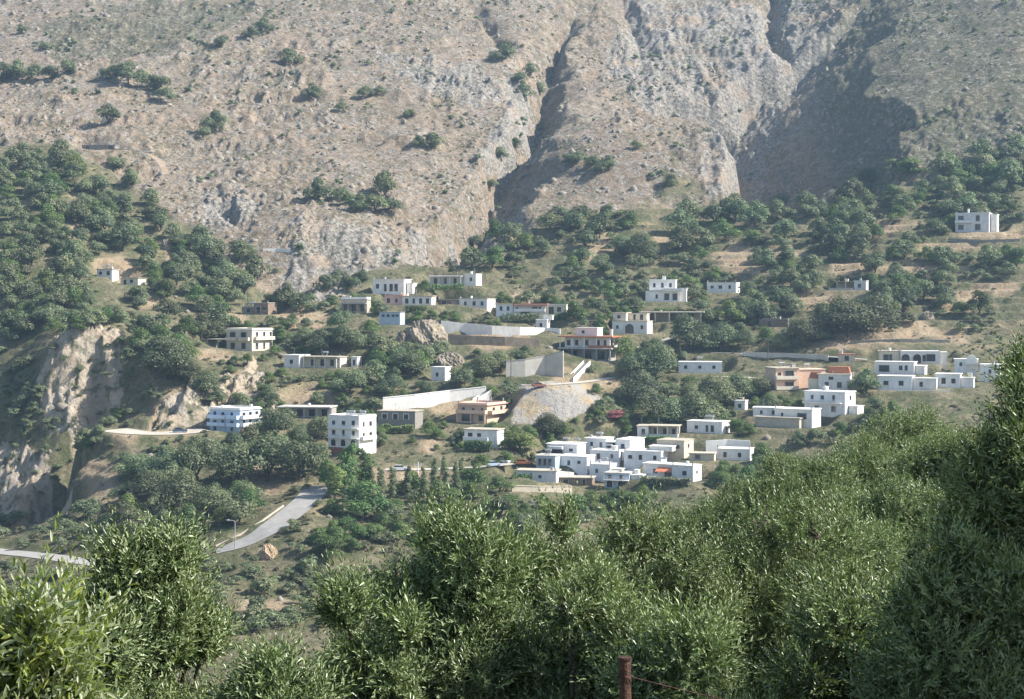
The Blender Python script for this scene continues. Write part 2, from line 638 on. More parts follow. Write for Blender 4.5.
# --- zones
_nz = fbm(XX / 18, YY / 18, 4, 3) - 0.5
mt_line_u = [-700, 0, 60, 110, 170, 235, 270, 310, 350, 400, 430, 480, 560, 700, 760, 820, 900, 1024, 1750]
mt_line_v = [110, 148, 146, 172, 215, 262, 300, 300, 285, 268, 258, 242, 212, 205, 203, 192, 170, 152, 90]
MT = smooth01((np.interp(UU, mt_line_u, mt_line_v) - ROW0 + _nz * 30) / 8 + 0.5) * (RR > 420)


def soft_poly(poly, jit=16):
    nx = (fbm(XX / 9, YY / 9, 3, 9) - 0.5) * jit
    ny = (fbm(XX / 9, YY / 9, 3, 13) - 0.5) * jit
    return in_poly(UU + nx, ROW0 + ny, poly) & (RR > 240)


CLIFF = np.zeros_like(ZG)
for poly in ([(55, 346), (125, 335), (128, 372), (113, 400), (66, 434), (45, 442), (35, 400)], [(0, 446), (52, 460), (34, 508), (0, 518)],
             [(285, 235), (350, 240), (430, 220), (430, 262), (380, 275), (330, 300), (270, 300), (290, 262)],
             [(195, 180), (260, 195), (250, 240), (205, 232)],
             [(370, 55), (430, 60), (530, 80), (545, 118), (500, 160), (470, 170), (510, 110), (420, 90)],
             [(640, 0), (850, 0), (760, 50), (700, 110), (650, 120), (600, 60)],
             [(705, 110), (740, 140), (790, 75), (870, 0), (800, 0), (740, 60)],
             [(700, 170), (760, 160), (762, 205), (700, 205)],
             [(450, 215), (520, 200), (530, 232), (450, 250)],
             [(160, 405), (260, 365), (275, 405), (205, 412), (150, 432)],
             [(48, 465), (72, 470), (66, 525), (35, 525)]):
    CLIFF[soft_poly(poly)] = 1.0
BARE = np.zeros_like(ZG)
for cx, cy, rx, ry in [(110, 262, 18, 7), (135, 268, 20, 9), (180, 258, 12, 8), (150, 300, 10, 8), (75, 232, 14, 8), (55, 218, 9, 5),
                       (300, 318, 40, 12), (490, 340, 36, 10), (540, 372, 30, 6), (300, 395, 40, 10), (585, 385, 40, 8), (900, 335, 90, 10), (800, 300, 50, 9),
                       (740, 262, 25, 14), (600, 250, 20, 14), (850, 345, 60, 7), (260, 478, 38, 16), (262, 610, 34, 14), (265, 552, 12, 6),
                       (430, 445, 15, 8), (110, 495, 22, 22), (95, 470, 25, 18), (120, 442, 22, 8), (170, 402, 45, 16), (232, 388, 30, 20), (215, 358, 20, 10), (390, 475, 45, 10), (155, 432, 60, 9), (870, 230, 50, 8), (1000, 235, 40, 8), (930, 270, 60, 7), (960, 300, 40, 12), (460, 410, 30, 9),
                       (540, 312, 30, 6), (780, 255, 30, 8), (850, 270, 40, 6), (940, 250, 40, 6), (700, 240, 20, 6), (1000, 290, 30, 8), (880, 310, 40, 7), (830, 235, 30, 5), (650, 245, 20, 6), (520, 300, 20, 5), (730, 335, 30, 6), (225, 320, 25, 8)]:
    n1 = (fbm(XX / 7, YY / 7, 3, 21) - 0.5) * 1.4
    BARE = np.maximum(BARE, smooth01((1.15 - np.hypot((UU - cx) / rx, (ROW0 - cy) / ry) + n1) * 1.6) * (RR > 240))
MOUND = soft_poly([(515, 388), (575, 382), (600, 398), (606, 425), (560, 432), (512, 428), (508, 405)], 6).astype(float)

# --- relief
rough_m = np.clip(MT + CLIFF * 0.9, 0, 1)
big = ridged(XX / 46, YY / 60, 4, 31) - 0.45
mid = ridged(XX / 13, YY / 17, 4, 41) - 0.45
sml = ridged(XX / 3.6, YY / 5.0, 3, 51) - 0.45
crag = smooth01((fbm(XX / 38, YY / 45, 3, 61) - 0.44) * 6)
crag = np.maximum(crag, CLIFF)
fine_ = ridged(XX / 1.9, YY / 2.4, 2, 53) - 0.45
ZG += rough_m * (4.5 * big + (0.7 + 3.0 * crag) * mid + (0.35 + 1.5 * crag) * sml + (0.35 + 0.5 * crag) * fine_)
ZG += CLIFF * np.where(ROW0 > 330, 1.0, 0.45) * (3.6 * (ridged(XX / 5.5, YY / 40, 3, 95) - 0.45) + 1.2 * (ridged(XX / 1.8, YY / 12, 2, 97) - 0.45))
ZG += CLIFF * (ROW0 > 330) * (2.6 * (fbm(XX / 2.4, YY / 1.1, 3, 103) - 0.5) + 1.2 * (ridged(XX / 1.2, YY / 0.8, 2, 107) - 0.45))
lz = ZG + 2.5 * (fbm(XX / 9, YY / 9, 3, 99) - 0.5)
lh = 5.5
lst_ = np.floor(lz / lh) + smooth01((lz / lh - np.floor(lz / lh)) * 2.6 - 0.8)
ZG += 0.22 * CLIFF * (ROW0 > 330) * (lst_ * lh - lz)
mz = ZG + 16 * (fbm(XX / 40, YY / 40, 4, 111) - 0.5)
mh = 13.0
mst = np.floor(mz / mh) + smooth01((mz / mh - np.floor(mz / mh)) * 2.2 - 0.7)
bands = smooth01((fbm(XX / 55, YY / 55, 3, 113) - 0.42) * 6) * MT
ZG += np.where(UU > 600, 0.14, 0.30) * bands * (mst * mh - mz)
soft = (RR > 240) * (1 - rough_m)
ZG += soft * ((fbm(XX / 22, YY / 22, 4, 71) - 0.5) * 3.2 + (fbm(XX / 4, YY / 4, 3, 75) - 0.5) * 0.9)
# terraces on the planted slopes
th = 2.6
tz = ZG + (fbm(XX / 30, YY / 30, 2, 81) - 0.5) * 4
stp = np.floor(tz / th) + smooth01((tz / th - np.floor(tz / th)) * 2.4 - 0.9)
ter = soft * (0.55 * smooth01((UU - 380) / 80) * (ROW0 < 340) + 0.25)
ZG += ter * (stp * th - tz + 0.3 * th)
near_soft = (RR <= 240) & (RR > 8)
ZG += near_soft * (fbm(XX / 6, YY / 6, 4, 91) - 0.5) * 0.8

# --- graded pads (houses) and road beds are cut before the sheet is built
PADS = []


def pad(cx, cy, z, hx, hy, rz, blend=4.0):
    PADS.append((cx, cy, z, hx, hy, rz, blend))


def apply_pads():
    for cx, cy, z, hx, hy, rz, bl in PADS:
        rad = math.hypot(hx, hy) + bl + 2
        sel = (abs(XX - cx) < rad) & (abs(YY - cy) < rad)
        c, s = math.cos(rz), math.sin(rz)
        dx, dy = XX[sel] - cx, YY[sel] - cy
        lx, ly = dx * c + dy * s, -dx * s + dy * c
        d = np.hypot(np.maximum(abs(lx) - hx, 0), np.maximum(abs(ly) - hy, 0))
        w = smooth01(1 - d / bl)
        ZG[sel] = ZG[sel] * (1 - w) + z * w


ROADS = []
ROADM = np.zeros_like(ZG)
ROADPX = []


def road(pts, width, mat, name, lift=0.12, flat=True):
    P = path_world(pts, step=5)
    ROADPX.extend(((q.x / q.y * F + 512), HROW - q.z * F / q.y, q.y) for q in P)
    # smooth the long profile
    A = np.array([tuple(p) for p in P])
    for _ in range(6):
        A[1:-1] = 0.5 * A[1:-1] + 0.25 * (A[:-2] + A[2:])
    sel, dist, t = dist_path(A)
    xs, ys = XX[sel], YY[sel]
    # height of the bed at nearest point
    seg = np.linspace(0, 1, len(A))
    L = np.concatenate([[0], np.cumsum(np.hypot(*(A[1:, :2] - A[:-1, :2]).T))])
    zb = np.interp(t, L / L[-1], A[:, 2])
    w = smooth01(1 - (dist - width * 0.62) / 3.0)
    ROADM[sel] = np.maximum(ROADM[sel], dist < width * 0.56 + 0.6)
    ZG[sel] = ZG[sel] * (1 - w) + (zb - 0.02) * w
    ROADS.append((A, width, mat, name, lift))


def build_roads():
    for A, width, mat, name, lift in ROADS:
        L = np.concatenate([[0], np.cumsum(np.hypot(*(A[1:, :2] - A[:-1, :2]).T))])
        s = np.arange(0, L[-1], 1.2)
        C = np.stack([np.interp(s, L, A[:, k]) for k in range(3)], 1)
        T = np.gradient(C[:, :2], axis=0)
        T /= np.linalg.norm(T, axis=1)[:, None] + 1e-9
        nrm = np.stack([-T[:, 1], T[:, 0]], 1)
        cols = np.linspace(-0.5, 0.5, 5)
        V = []
        for c in cols:
            wv = width * (1 + 0.06 * (vnoise(s / 5, s * 0 + c * 7, 5) - 0.5)) * c
            V.append(np.stack([C[:, 0] + nrm[:, 0] * wv, C[:, 1] + nrm[:, 1] * wv, C[:, 2] + lift], 1))
        V = np.stack(V, 1).reshape(-1, 3)
        n = len(s)
        fs = []
        for i in range(n - 1):
            for j in range(4):
                a = i * 5 + j
                fs.append((a, a + 1, a + 6, a + 5))
        me = np_mesh(name, V, np.array(fs), [mat], smooth=True)
        o = link(name, me)
        o['kind'] = 'structure'


def terrain_material():
    m, n, out = nt('hillside_ground')
    tc = N(n, "TexCoord")
    P = tc.outputs['Object']
    za = N(n, "Attribute", attribute_name='zone')
    zs = N(n, "SeparateColor")
    n.links.new(za.outputs['Color'], zs.inputs[0])
    zb = N(n, "Attribute", attribute_name='zone_b')
    zs2 = N(n, "SeparateColor")
    n.links.new(zb.outputs['Color'], zs2.inputs[0])

    def noise(scale, det=4.0, rough=0.6, dist=0.0, sc=None):
        x = N(n, "TexNoise", Scale=scale, Detail=det, Roughness=rough, Distortion=dist)
        if sc:
            mp = N(n, "Mapping")
            mp.inputs['Scale'].default_value = sc
            n.links.new(P, mp.inputs['Vector'])
            n.links.new(mp.outputs[0], x.inputs['Vector'])
        else:
            n.links.new(P, x.inputs['Vector'])
        return x.outputs[0]
    # mountain: tan dirt, pale grey limestone, dry scrub dots
    dirt = mix(n, ramp(n, noise(0.03), [(0.35, 0), (0.65, 1)]), (0.250, 0.190, 0.138), (0.325, 0.252, 0.188))
    dirt = mix(n, ramp(n, noise(0.22, 5), [(0.42, 0), (0.62, 1)]), dirt, (0.165, 0.13, 0.082))
    dsc = N(n, "Math", operation='MULTIPLY')
    n.links.new(zs.outputs[2], dsc.inputs[0])
    dsc.inputs[1].default_value = 0.85
    dirt = mix(n, dsc.outputs[0], dirt, (0.122, 0.115, 0.082))
    rock = mix(n, ramp(n, noise(0.6, 7, 0.8), [(0.40, 0), (0.56, 1)]), (0.115, 0.108, 0.10), (0.38, 0.345, 0.30))
    rock = mix(n, ramp(n, noise(0.06, 3), [(0.5, 0), (0.68, 0.6)]), rock, (0.38, 0.275, 0.185))
    vor = N(n, "TexVoronoi", Scale=0.55, Randomness=1.0)
    n.links.new(P, vor.inputs['Vector'])
    rk1 = ramp(n, noise(0.34, 8, 0.78, 0.8), [(0.485, 0), (0.535, 1)])
    rk2 = ramp(n, noise(0.028, 4, 0.6), [(0.32, 0.4), (0.50, 1.0)])
    rm = N(n, "Math", operation='MULTIPLY')
    n.links.new(rk1, rm.inputs[0])
    n.links.new(rk2, rm.inputs[1])
    rmx = N(n, "Math", operation='MAXIMUM')
    n.links.new(rm.outputs[0], rmx.inputs[0])
    n.links.new(zs2.outputs[0], rmx.inputs[1])     # cliffs are always rock
    mount = mix(n, rmx.outputs[0], dirt, rock)
    sc1 = ramp(n, noise(0.65, 4, 0.65), [(0.50, 0), (0.57, 1)])
    sc2 = ramp(n, noise(0.035, 4, 0.55), [(0.42, 0.1), (0.62, 1)])
    sm = N(n, "Math", operation='MULTIPLY')
    n.links.new(sc1, sm.inputs[0])
    n.links.new(sc2, sm.inputs[1])
    sm2 = N(n, "Math", operation='MAXIMUM')
    ssc = N(n, "Math", operation='MULTIPLY')
    n.links.new(zs.outputs[2], ssc.inputs[0])
    n.links.new(ramp(n, noise(0.4, 4, 0.6), [(0.40, 0), (0.56, 1)]), ssc.inputs[1])
    n.links.new(sm.outputs[0], sm2.inputs[0])
    n.links.new(ssc.outputs[0], sm2.inputs[1])
    smf = N(n, "Math", operation='MULTIPLY')
    n.links.new(sm2.outputs[0], smf.inputs[0])
    smf.inputs[1].default_value = 0.8
    mount = mix(n, smf.outputs[0], mount, (0.088, 0.092, 0.048))
    # planted slopes
    grass = mix(n, ramp(n, noise(0.12, 5, 0.65), [(0.38, 0), (0.62, 1)]), (0.105, 0.115, 0.058), (0.235, 0.20, 0.13))
    grass = mix(n, ramp(n, noise(0.7, 4, 0.6), [(0.45, 0), (0.62, 0.7)]), grass, (0.085, 0.095, 0.045))
    bare = mix(n, ramp(n, noise(0.2, 5), [(0.4, 0), (0.62, 1)]), (0.34, 0.25, 0.16), (0.40, 0.32, 0.215))
    bare = mix(n, ramp(n, noise(0.8, 4), [(0.55, 0), (0.66, 0.6)]), bare, (0.16, 0.14, 0.08))
    low = mix(n, zs.outputs[1], grass, bare)
    low = mix(n, ramp(n, noise(0.07, 3, 0.5, 0, (1, 1, 3)), [(0.60, 0), (0.70, 0.7)]), low, (0.33, 0.27, 0.16))
    low = mix(n, zs2.outputs[0], low, mix(n, ramp(n, noise(0.25, 4), [(0.5, 0), (0.62, 0.8)]), mix(n, ramp(n, noise(0.09, 4), [(0.38, 0.15), (0.68, 0.8)]), mix(n, 0.6, rock, (0.55, 0.49, 0.40)), (0.42, 0.315, 0.20)), (0.10, 0.105, 0.055)))
    scree = mix(n, ramp(n, noise(0.1, 4, 0.6), [(0.45, 0), (0.58, 1)]), (0.36, 0.34, 0.31), (0.42, 0.33, 0.21))
    scree = mix(n, ramp(n, noise(0.9, 5, 0.7), [(0.5, 0), (0.64, 0.6)]), scree, (0.25, 0.22, 0.18))
    low = mix(n, zs2.outputs[1], low, scree)
    col = mix(n, zs.outputs[0], low, mount)
    b = N(n, "BsdfPrincipled", Roughness=0.95)
    b.inputs['Specular IOR Level'].default_value = 0.1
    n.links.new(col, b.inputs['Base Color'])
    hn = N(n, "TexNoise", Scale=0.55, Detail=7.0, Roughness=0.72)
    n.links.new(P, hn.inputs['Vector'])
    bp = N(n, "Bump", Strength=1.0, Distance=1.6)
    n.links.new(hn.outputs[0], bp.inputs['Height'])
    n.links.new(bp.outputs[0], b.inputs['Normal'])
    n.links.new(b.outputs[0], out.inputs[0])
    return m


M['ground'] = terrain_material()
SCRUB = np.zeros_like(ZG)
SCRUB = np.maximum(SCRUB, 0.95 * smooth01((UU - 790) / 70) * MT)
SCRUB = np.maximum(SCRUB, 0.8 * soft_poly([(40, 30), (150, 0), (260, 0), (200, 50), (120, 60), (60, 60)], 30))


def build_terrain():
    V = np.stack([XX, YY, ZG], -1).reshape(-1, 3)
    ii, jj = np.meshgrid(np.arange(NU - 1), np.arange(NR - 1), indexing='ij')
    a = (ii * NR + jj).ravel()
    fs = np.stack([a, a + NR, a + NR + 1, a + 1], 1)
    me = np_mesh('terrain', V, fs, [M['ground']], smooth=True)
    at = me.attributes.new('zone', 'FLOAT_COLOR', 'POINT')
    c = np.stack([MT, np.clip(BARE, 0, 1), SCRUB, np.ones_like(MT)], -1).reshape(-1, 4).astype(np.float32)
    at.data.foreach_set('color', c.ravel())
    at = me.attributes.new('zone_b', 'FLOAT_COLOR', 'POINT')
    c = np.stack([CLIFF, MOUND, MOUND * 0, np.ones_like(MT)], -1).reshape(-1, 4).astype(np.float32)
    at.data.foreach_set('color', c.ravel())
    o = link('terrain', me)
    o['kind'] = 'structure'
# ------------------------------------------------------------------ trees of the valley and the slopes
def leaf_quads(P, Nrm, size, rg, aspect=0.75, spread=0.9):
    """one irregular quad per point, roughly facing Nrm"""
    n = len(P)
    d = Nrm + rg.normal(0, spread * 0.6, (n, 3))
    d /= np.linalg.norm(d, axis=1)[:, None] + 1e-9
    a = np.cross(d, rg.normal(0, 1, (n, 3)))
    a /= np.linalg.norm(a, axis=1)[:, None] + 1e-9
    b = np.cross(d, a)
    s = size * rg.uniform(0.55, 1.35, n)[:, None]
    j = rg.uniform(0.6, 1.15, (4, n, 1))
    V = np.stack([P - a * s * 0.5 * j[0], P - b * s * 0.5 * aspect * j[1], P + a * s * 0.5 * j[2], P + b * s * 0.5 * aspect * j[3]], 1)
    return V.reshape(-1, 3), np.arange(4 * n).reshape(-1, 4)


def set_tint(me, t_face):
    at = me.attributes.new('tint', 'FLOAT', 'FACE')
    at.data.foreach_set('value', np.asarray(t_face, dtype=np.float32))


def crown_arrays(seed, n_lobes=11, n_q=2000, h=0.8, base=0.22, quad=0.065, shape='round'):
    """crown of unit width, its foot at z=0; returns verts, faces, tints"""
    rg = np.random.default_rng(seed)
    C, Rd = [], []
    for i in range(n_lobes):
        if shape == 'tall':
            t = (i + 0.5) / n_lobes
            rr = 0.5 * (0.35 + 0.65 * math.sin(math.pi * min(0.97, 0.12 + 0.85 * t)) ** 0.8) * rg.uniform(0.75, 1.0)
            C.append([rg.normal(0, 0.10), rg.normal(0, 0.10), base + t * (h - base)])
            Rd.append([rr * 0.85, rr * 0.85, (h - base) / n_lobes * 1.5])
        else:
            a = rg.uniform(0, 2 * math.pi)
            rad = 0.29 * math.sqrt(rg.uniform(0, 1))
            zt = rg.uniform(0, 1)
            z = base + (h - base) * (0.22 + 0.56 * zt)
            rad *= 1.25 - 0.85 * zt ** 1.5
            C.append([math.cos(a) * rad, math.sin(a) * rad, z])
            s = rg.uniform(0.15, 0.25)
            Rd.append([s, s, s * rg.uniform(0.75, 1.0) * (h - base) / 0.62])
    C, Rd = np.array(C), np.array(Rd)
    k = rg.integers(0, n_lobes, n_q)
    d = rg.normal(0, 1, (n_q, 3))
    d /= np.linalg.norm(d, axis=1)[:, None]
    d[:, 2] = np.where(d[:, 2] < -0.3, -d[:, 2] * 0.7, d[:, 2])
    rad = rg.uniform(0.55, 1.08, n_q)[:, None] ** 0.6
    P = C[k] + d * Rd[k] * rad
    ok = P[:, 2] > min(base * 0.55, 0.02)
    P, d, k = P[ok], d[ok], k[ok]
    V, Fc = leaf_quads(P, d + np.array([0, 0, 0.2]), quad, rg, spread=0.62)
    if shape != 'tall':
        wx = np.percentile(np.abs(V[:, 0]), 97) + np.percentile(np.abs(V[:, 1]), 97)
        V = V * np.array([1 / wx, 1 / wx, 1.0])
        V[:, 2] *= h / np.percentile(V[:, 2], 99.5)
    lt = rg.uniform(0, 1, n_lobes)
    tint = np.clip(0.55 * lt[k] + 0.45 * rg.uniform(0, 1, len(P)), 0, 1)
    return V, Fc, tint


def trunk_mb(seed, h, base, r=0.035):
    rg = random.Random(seed)
    t = MB()
    fork = max(base, 0.10) * 1.2
    t.tube([(0, 0, -0.12), (rg.uniform(-.02, .02), rg.uniform(-.02, .02), fork * 0.5), (rg.uniform(-.03, .03), 0, fork)], [r * 1.3, r, r * 0.85], 7)
    for i in range(5):
        a = i * 2 * math.pi / 5 + rg.uniform(-.4, .4)
        q = rg.uniform(0.14, 0.26)
        t.tube([(0, 0, fork * 0.9), (math.cos(a) * q * 0.6, math.sin(a) * q * 0.6, fork + (h - fork) * 0.3), (math.cos(a) * q, math.sin(a) * q, fork + (h - fork) * 0.62)], [r * 0.6, r * 0.4, r * 0.15], 5)
    return t


class Proto:
    def __init__(self, seed, mat, h, base, shape='round', n_q=2000, quad=0.065, lobes=11, r=0.035):
        V, Fc, ti = crown_arrays(seed, lobes, n_q, h, base, quad, shape)
        self.crown = np_mesh('tree_crown', V, Fc, [M[mat]])
        set_tint(self.crown, ti)
        tm = trunk_mb(seed, h, base, r)
        self.trunk = tm.mesh('tree_trunk', [M['bark']])
        # one-mesh version for trees too small to show their parts
        tv = np.array(tm.v)
        quads = [f if len(f) == 4 else None for f in tm.f]
        tf = np.array([f for f in quads if f is not None]) + len(V)
        mi = np.concatenate([np.zeros(len(Fc), int), np.ones(len(tf), int)])
        self.whole = np_mesh('tree', np.concatenate([V, tv]), np.concatenate([Fc, tf]), [M[mat], M['bark']], mi)
        set_tint(self.whole, np.concatenate([ti, np.zeros(len(tf))]))
        self.V, self.F, self.t, self.h = V, Fc, ti, h


PR = {
    'olive': [Proto(100 + i, 'leaf_hill', 0.78 + 0.06 * (i % 4), 0.02, n_q=2600, lobes=9 + i % 5) for i in range(8)],
    'big': [Proto(120 + i, 'leaf_hill', 0.74 + 0.05 * i, 0.03, n_q=6500, quad=0.042, lobes=16 + 3 * i) for i in range(4)],
    'bright': [Proto(140 + i, 'leaf_bright', 0.80, 0.03, n_q=3000, quad=0.055, lobes=11) for i in range(3)],
    'poplar': [Proto(160 + i, 'leaf_bright', 3.2, 0.35, 'tall', n_q=1700, quad=0.15, lobes=12, r=0.09) for i in range(2)],
    'tall': [Proto(170 + i, 'leaf_bright', 1.7, 0.35, 'tall', n_q=2600, quad=0.085, lobes=9, r=0.05) for i in range(2)],
    'shrub': [Proto(180 + i, 'leaf_shrub', 0.6, 0.04, n_q=900, quad=0.085, lobes=7, r=0.02) for i in range(3)],
    'bush': [Proto(190 + i, 'leaf_hill', 0.66, 0.05, n_q=1000, quad=0.085, lobes=8, r=0.02) for i in range(3)],
    'pink': [Proto(200, 'leaf_pink', 0.55, 0.05, n_q=1500, quad=0.07, lobes=9, r=0.02)],
    'yellow': [Proto(205, 'leaf_yellow', 1.0, 0.05, n_q=900, quad=0.09, lobes=6, r=0.02)],
}
TREES = []      # (px, py, width px, kind, explicit)
KEEP = []       # picture boxes that must stay in view: (x0, y0, x1, y1, depth)


def tr(kind, *items):
    for it in items:
        TREES.append((it[0], it[1], it[2], kind, True))


# trees read off the photograph: foot px, foot py, crown width px
tr('big', (165, 380, 48), (188, 384, 34), (206, 397, 30), (215, 345, 30), (484, 378, 46), (408, 378, 34), (372, 376, 34), (392, 394, 30), (350, 394, 28),
   (135, 478, 34), (166, 480, 44), (196, 482, 50), (238, 484, 44), (268, 482, 54), (300, 480, 50), (178, 510, 44), (150, 500, 36), (215, 515, 36), (245, 505, 32),
   (275, 440, 36), (300, 442, 40), (322, 440, 26), (640, 402, 44), (668, 400, 46), (632, 378, 30), (655, 380, 38), (690, 402, 40), (715, 412, 36), (738, 402, 40), (760, 396, 38), (650, 420, 36),
   (848, 336, 54), (872, 330, 44), (826, 328, 30), (700, 425, 40), (672, 424, 34), (745, 425, 38), (770, 410, 34), (548, 436, 30),
   (640, 262, 30), (622, 258, 26), (690, 352, 40), (720, 352, 38), (745, 348, 36), (655, 352, 32), (780, 352, 34), (800, 348, 30), (655, 330, 20), (440, 372, 30), (425, 396, 30),
   (345, 352, 30), (322, 352, 26), (305, 345, 24), (340, 330, 24), (465, 362, 30), (500, 372, 26))
tr('bright', (480, 470, 34), (505, 465, 30), (520, 450, 30), (470, 490, 34), (500, 492, 40), (530, 495, 36), (365, 520, 50), (250, 512, 28),
   (320, 545, 26), (345, 535, 24), (328, 560, 34), (540, 335, 20), (575, 322, 26), (610, 300, 22), (425, 292, 26), (450, 296, 28), (470, 300, 20), (396, 308, 22), (592, 345, 22), (380, 440, 26), (365, 450, 20), (625, 360, 26), (215, 540, 30), (190, 530, 28))
tr('tall', (335, 500, 24), (350, 498, 26), (365, 496, 22), (327, 488, 18))
tr('poplar', (381, 504, 11), (393, 500, 10), (408, 499, 10), (424, 497, 9), (434, 492, 10), (445, 494, 11), (456, 496, 10), (372, 498, 9), (462, 488, 9))
tr('olive', (108, 124, 24), (66, 76, 20), (50, 80, 18), (36, 80, 18), (18, 80, 22), (4, 82, 24), (116, 78, 22), (128, 84, 24), (142, 88, 20), (158, 92, 26), (165, 102, 18), (104, 80, 14),
   (290, 66, 20), (264, 33, 18), (250, 40, 14), (222, 48, 16), (312, 100, 18), (318, 203, 26), (342, 112, 12), (385, 198, 26), (375, 212, 22), (358, 212, 20), (392, 212, 18), (345, 205, 18), (380, 96, 12), (366, 98, 14), (410, 118, 12), (432, 150, 20), (418, 148, 14),
   (340, 200, 14), (215, 134, 22), (205, 138, 14), (578, 166, 18), (592, 168, 16), (607, 170, 16), (600, 174, 14), (568, 165, 14), (670, 188, 16), (636, 150, 10), (130, 187, 20), (152, 206, 20), (165, 250, 18),
   (38, 163, 16), (62, 160, 22), (58, 172, 22), (85, 165, 22), (100, 168, 24), (114, 172, 22), (72, 168, 20), (45, 50, 10), (22, 34, 10), (520, 85, 16), (525, 100, 18), (508, 60, 20), (530, 75, 14), (495, 62, 14), (540, 95, 14), (490, 190, 14), (500, 160, 14), (515, 150, 12),
   (585, 250, 24), (600, 238, 24), (575, 232, 22), (680, 235, 24), (715, 225, 24), (735, 222, 26), (755, 228, 26), (700, 250, 24), (240, 262, 26), (255, 280, 26), (228, 280, 24), (262, 268, 22), (215, 272, 22), (245, 295, 24), (300, 312, 26), (285, 308, 22), (325, 292, 20), (350, 292, 20), (360, 284, 18), (338, 286, 18))
tr('pink', (616, 419, 19), (655, 358, 16), (668, 360, 12))
tr('yellow', (531, 462, 10))

# woods and groves: polygon, spacing px, width range px, kind weights, share kept
GROVES = [
    ([(0, 168), (40, 160), (75, 172), (115, 190), (150, 215), (175, 240), (230, 262), (250, 285), (240, 305), (200, 322), (165, 332), (120, 330), (70, 335), (0, 345)], 15, (17, 27), 'olive', 0.93),
    ([(0, 345), (60, 345), (40, 390), (30, 440), (0, 455)], 18, (12, 22), 'bush', 0.75),
    ([(30, 345), (125, 345), (105, 440), (40, 500), (0, 500)], 13, (6, 12), 'bush', 0.14),
    ([(75, 455), (105, 425), (150, 412), (110, 432), (80, 470)], 14, (14, 22), 'olive', 0.8),
    ([(130, 335), (235, 320), (230, 350), (150, 372)], 20, (18, 28), 'olive', 0.7),
    ([(70, 520), (110, 480), (230, 470), (330, 455), (320, 500), (240, 545), (120, 545)], 21, (18, 32), 'olive', 0.55),
    ([(0, 520), (60, 525), (100, 545), (80, 552), (0, 548)], 16, (14, 24), 'bush', 0.8),
    ([(0, 570), (90, 575), (250, 560), (330, 560), (330, 640), (0, 640)], 18, (14, 26), 'bush', 0.6),
    ([(190, 560), (300, 520), (330, 560), (300, 600), (200, 600)], 16, (12, 22), 'bush', 0.5),
    ([(320, 500), (400, 470), (520, 480), (560, 500), (520, 540), (400, 550), (330, 560)], 17, (16, 28), 'bright', 0.75),
    ([(300, 335), (420, 335), (440, 380), (380, 400), (300, 360)], 18, (17, 28), 'olive', 0.8),
    ([(420, 345), (505, 345), (505, 382), (430, 395)], 18, (18, 28), 'olive', 0.7),
    ([(430, 272), (470, 250), (560, 218), (640, 212), (760, 208), (820, 200), (900, 200), (930, 300), (900, 330), (700, 325), (640, 275), (560, 300), (480, 275)], 19, (16, 27), 'olive', 0.66),
    ([(800, 215), (850, 190), (900, 172), (1024, 155), (1030, 190), (940, 205), (860, 215)], 14, (16, 27), 'olive', 0.92),
    ([(900, 190), (1030, 185), (1030, 330), (900, 330)], 20, (17, 28), 'olive', 0.6),
    ([(640, 325), (780, 325), (830, 345), (700, 352), (630, 355)], 18, (16, 26), 'olive', 0.7),
    ([(610, 368), (690, 362), (790, 385), (790, 400), (740, 420), (650, 425), (610, 400)], 17, (18, 30), 'olive', 0.85),
    ([(700, 430), (760, 420), (800, 440), (760, 460), (700, 450)], 16, (14, 24), 'bright', 0.7),
    ([(800, 335), (900, 335), (900, 350), (830, 352)], 18, (14, 24), 'olive', 0.7),
    ([(470, 425), (560, 432), (580, 445), (530, 460), (470, 445)], 16, (14, 22), 'bright', 0.7),
    ([(500, 318), (560, 318), (640, 300), (640, 320), (610, 320), (560, 330)], 16, (12, 20), 'bright', 0.6),
    ([(170, 405), (235, 402), (260, 432), (320, 440), (320, 460), (230, 450)], 18, (14, 24), 'olive', 0.5),
    ([(225, 300), (300, 300), (440, 300), (720, 300), (860, 385), (840, 400), (760, 420), (700, 450), (600, 432), (480, 455), (300, 440), (230, 400)], 13, (7, 14), 'bright', 0.55),
    ([(225, 300), (440, 290), (720, 300), (860, 385), (700, 450), (480, 455), (300, 440), (230, 400)], 19, (14, 21), 'olive', 0.45),
    ([(430, 272), (560, 218), (760, 208), (1024, 165), (1024, 330), (900, 340), (700, 330), (640, 300)], 13, (7, 14), 'bush', 0.36),
    ([(490, 485), (620, 490), (730, 470), (760, 460), (780, 480), (560, 530), (490, 520)], 15, (14, 24), 'bright', 0.85),
    ([(120, 340), (330, 300), (330, 560), (100, 545)], 15, (7, 14), 'bush', 0.5),
    ([(740, 395), (800, 428), (870, 400), (900, 395), (900, 420), (820, 450), (740, 470)], 15, (13, 22), 'olive', 0.8),
    ([(780, 396), (860, 390), (880, 400), (840, 430)], 16, (16, 24), 'bright', 0.7),
    ([(830, 370), (890, 372), (900, 395), (850, 395)], 16, (14, 24), 'olive', 0.6),
]


def grid_at(G, px, py):
    p = hit(px, py, ZG)
    i = min(max(np.searchsorted(UG, px) - 1, 0), NU - 1)
    j = min(np.searchsorted(RG, p.y), NR - 1)
    return G[i, j]


def covers_road(px, py, w, h, y):
    for rx, ry, d in ROADPX:
        if abs(px - rx) < w * 0.5 + 1 and py - h * 0.9 < ry < py + 3 and y < d + 6:
            return True
    return False


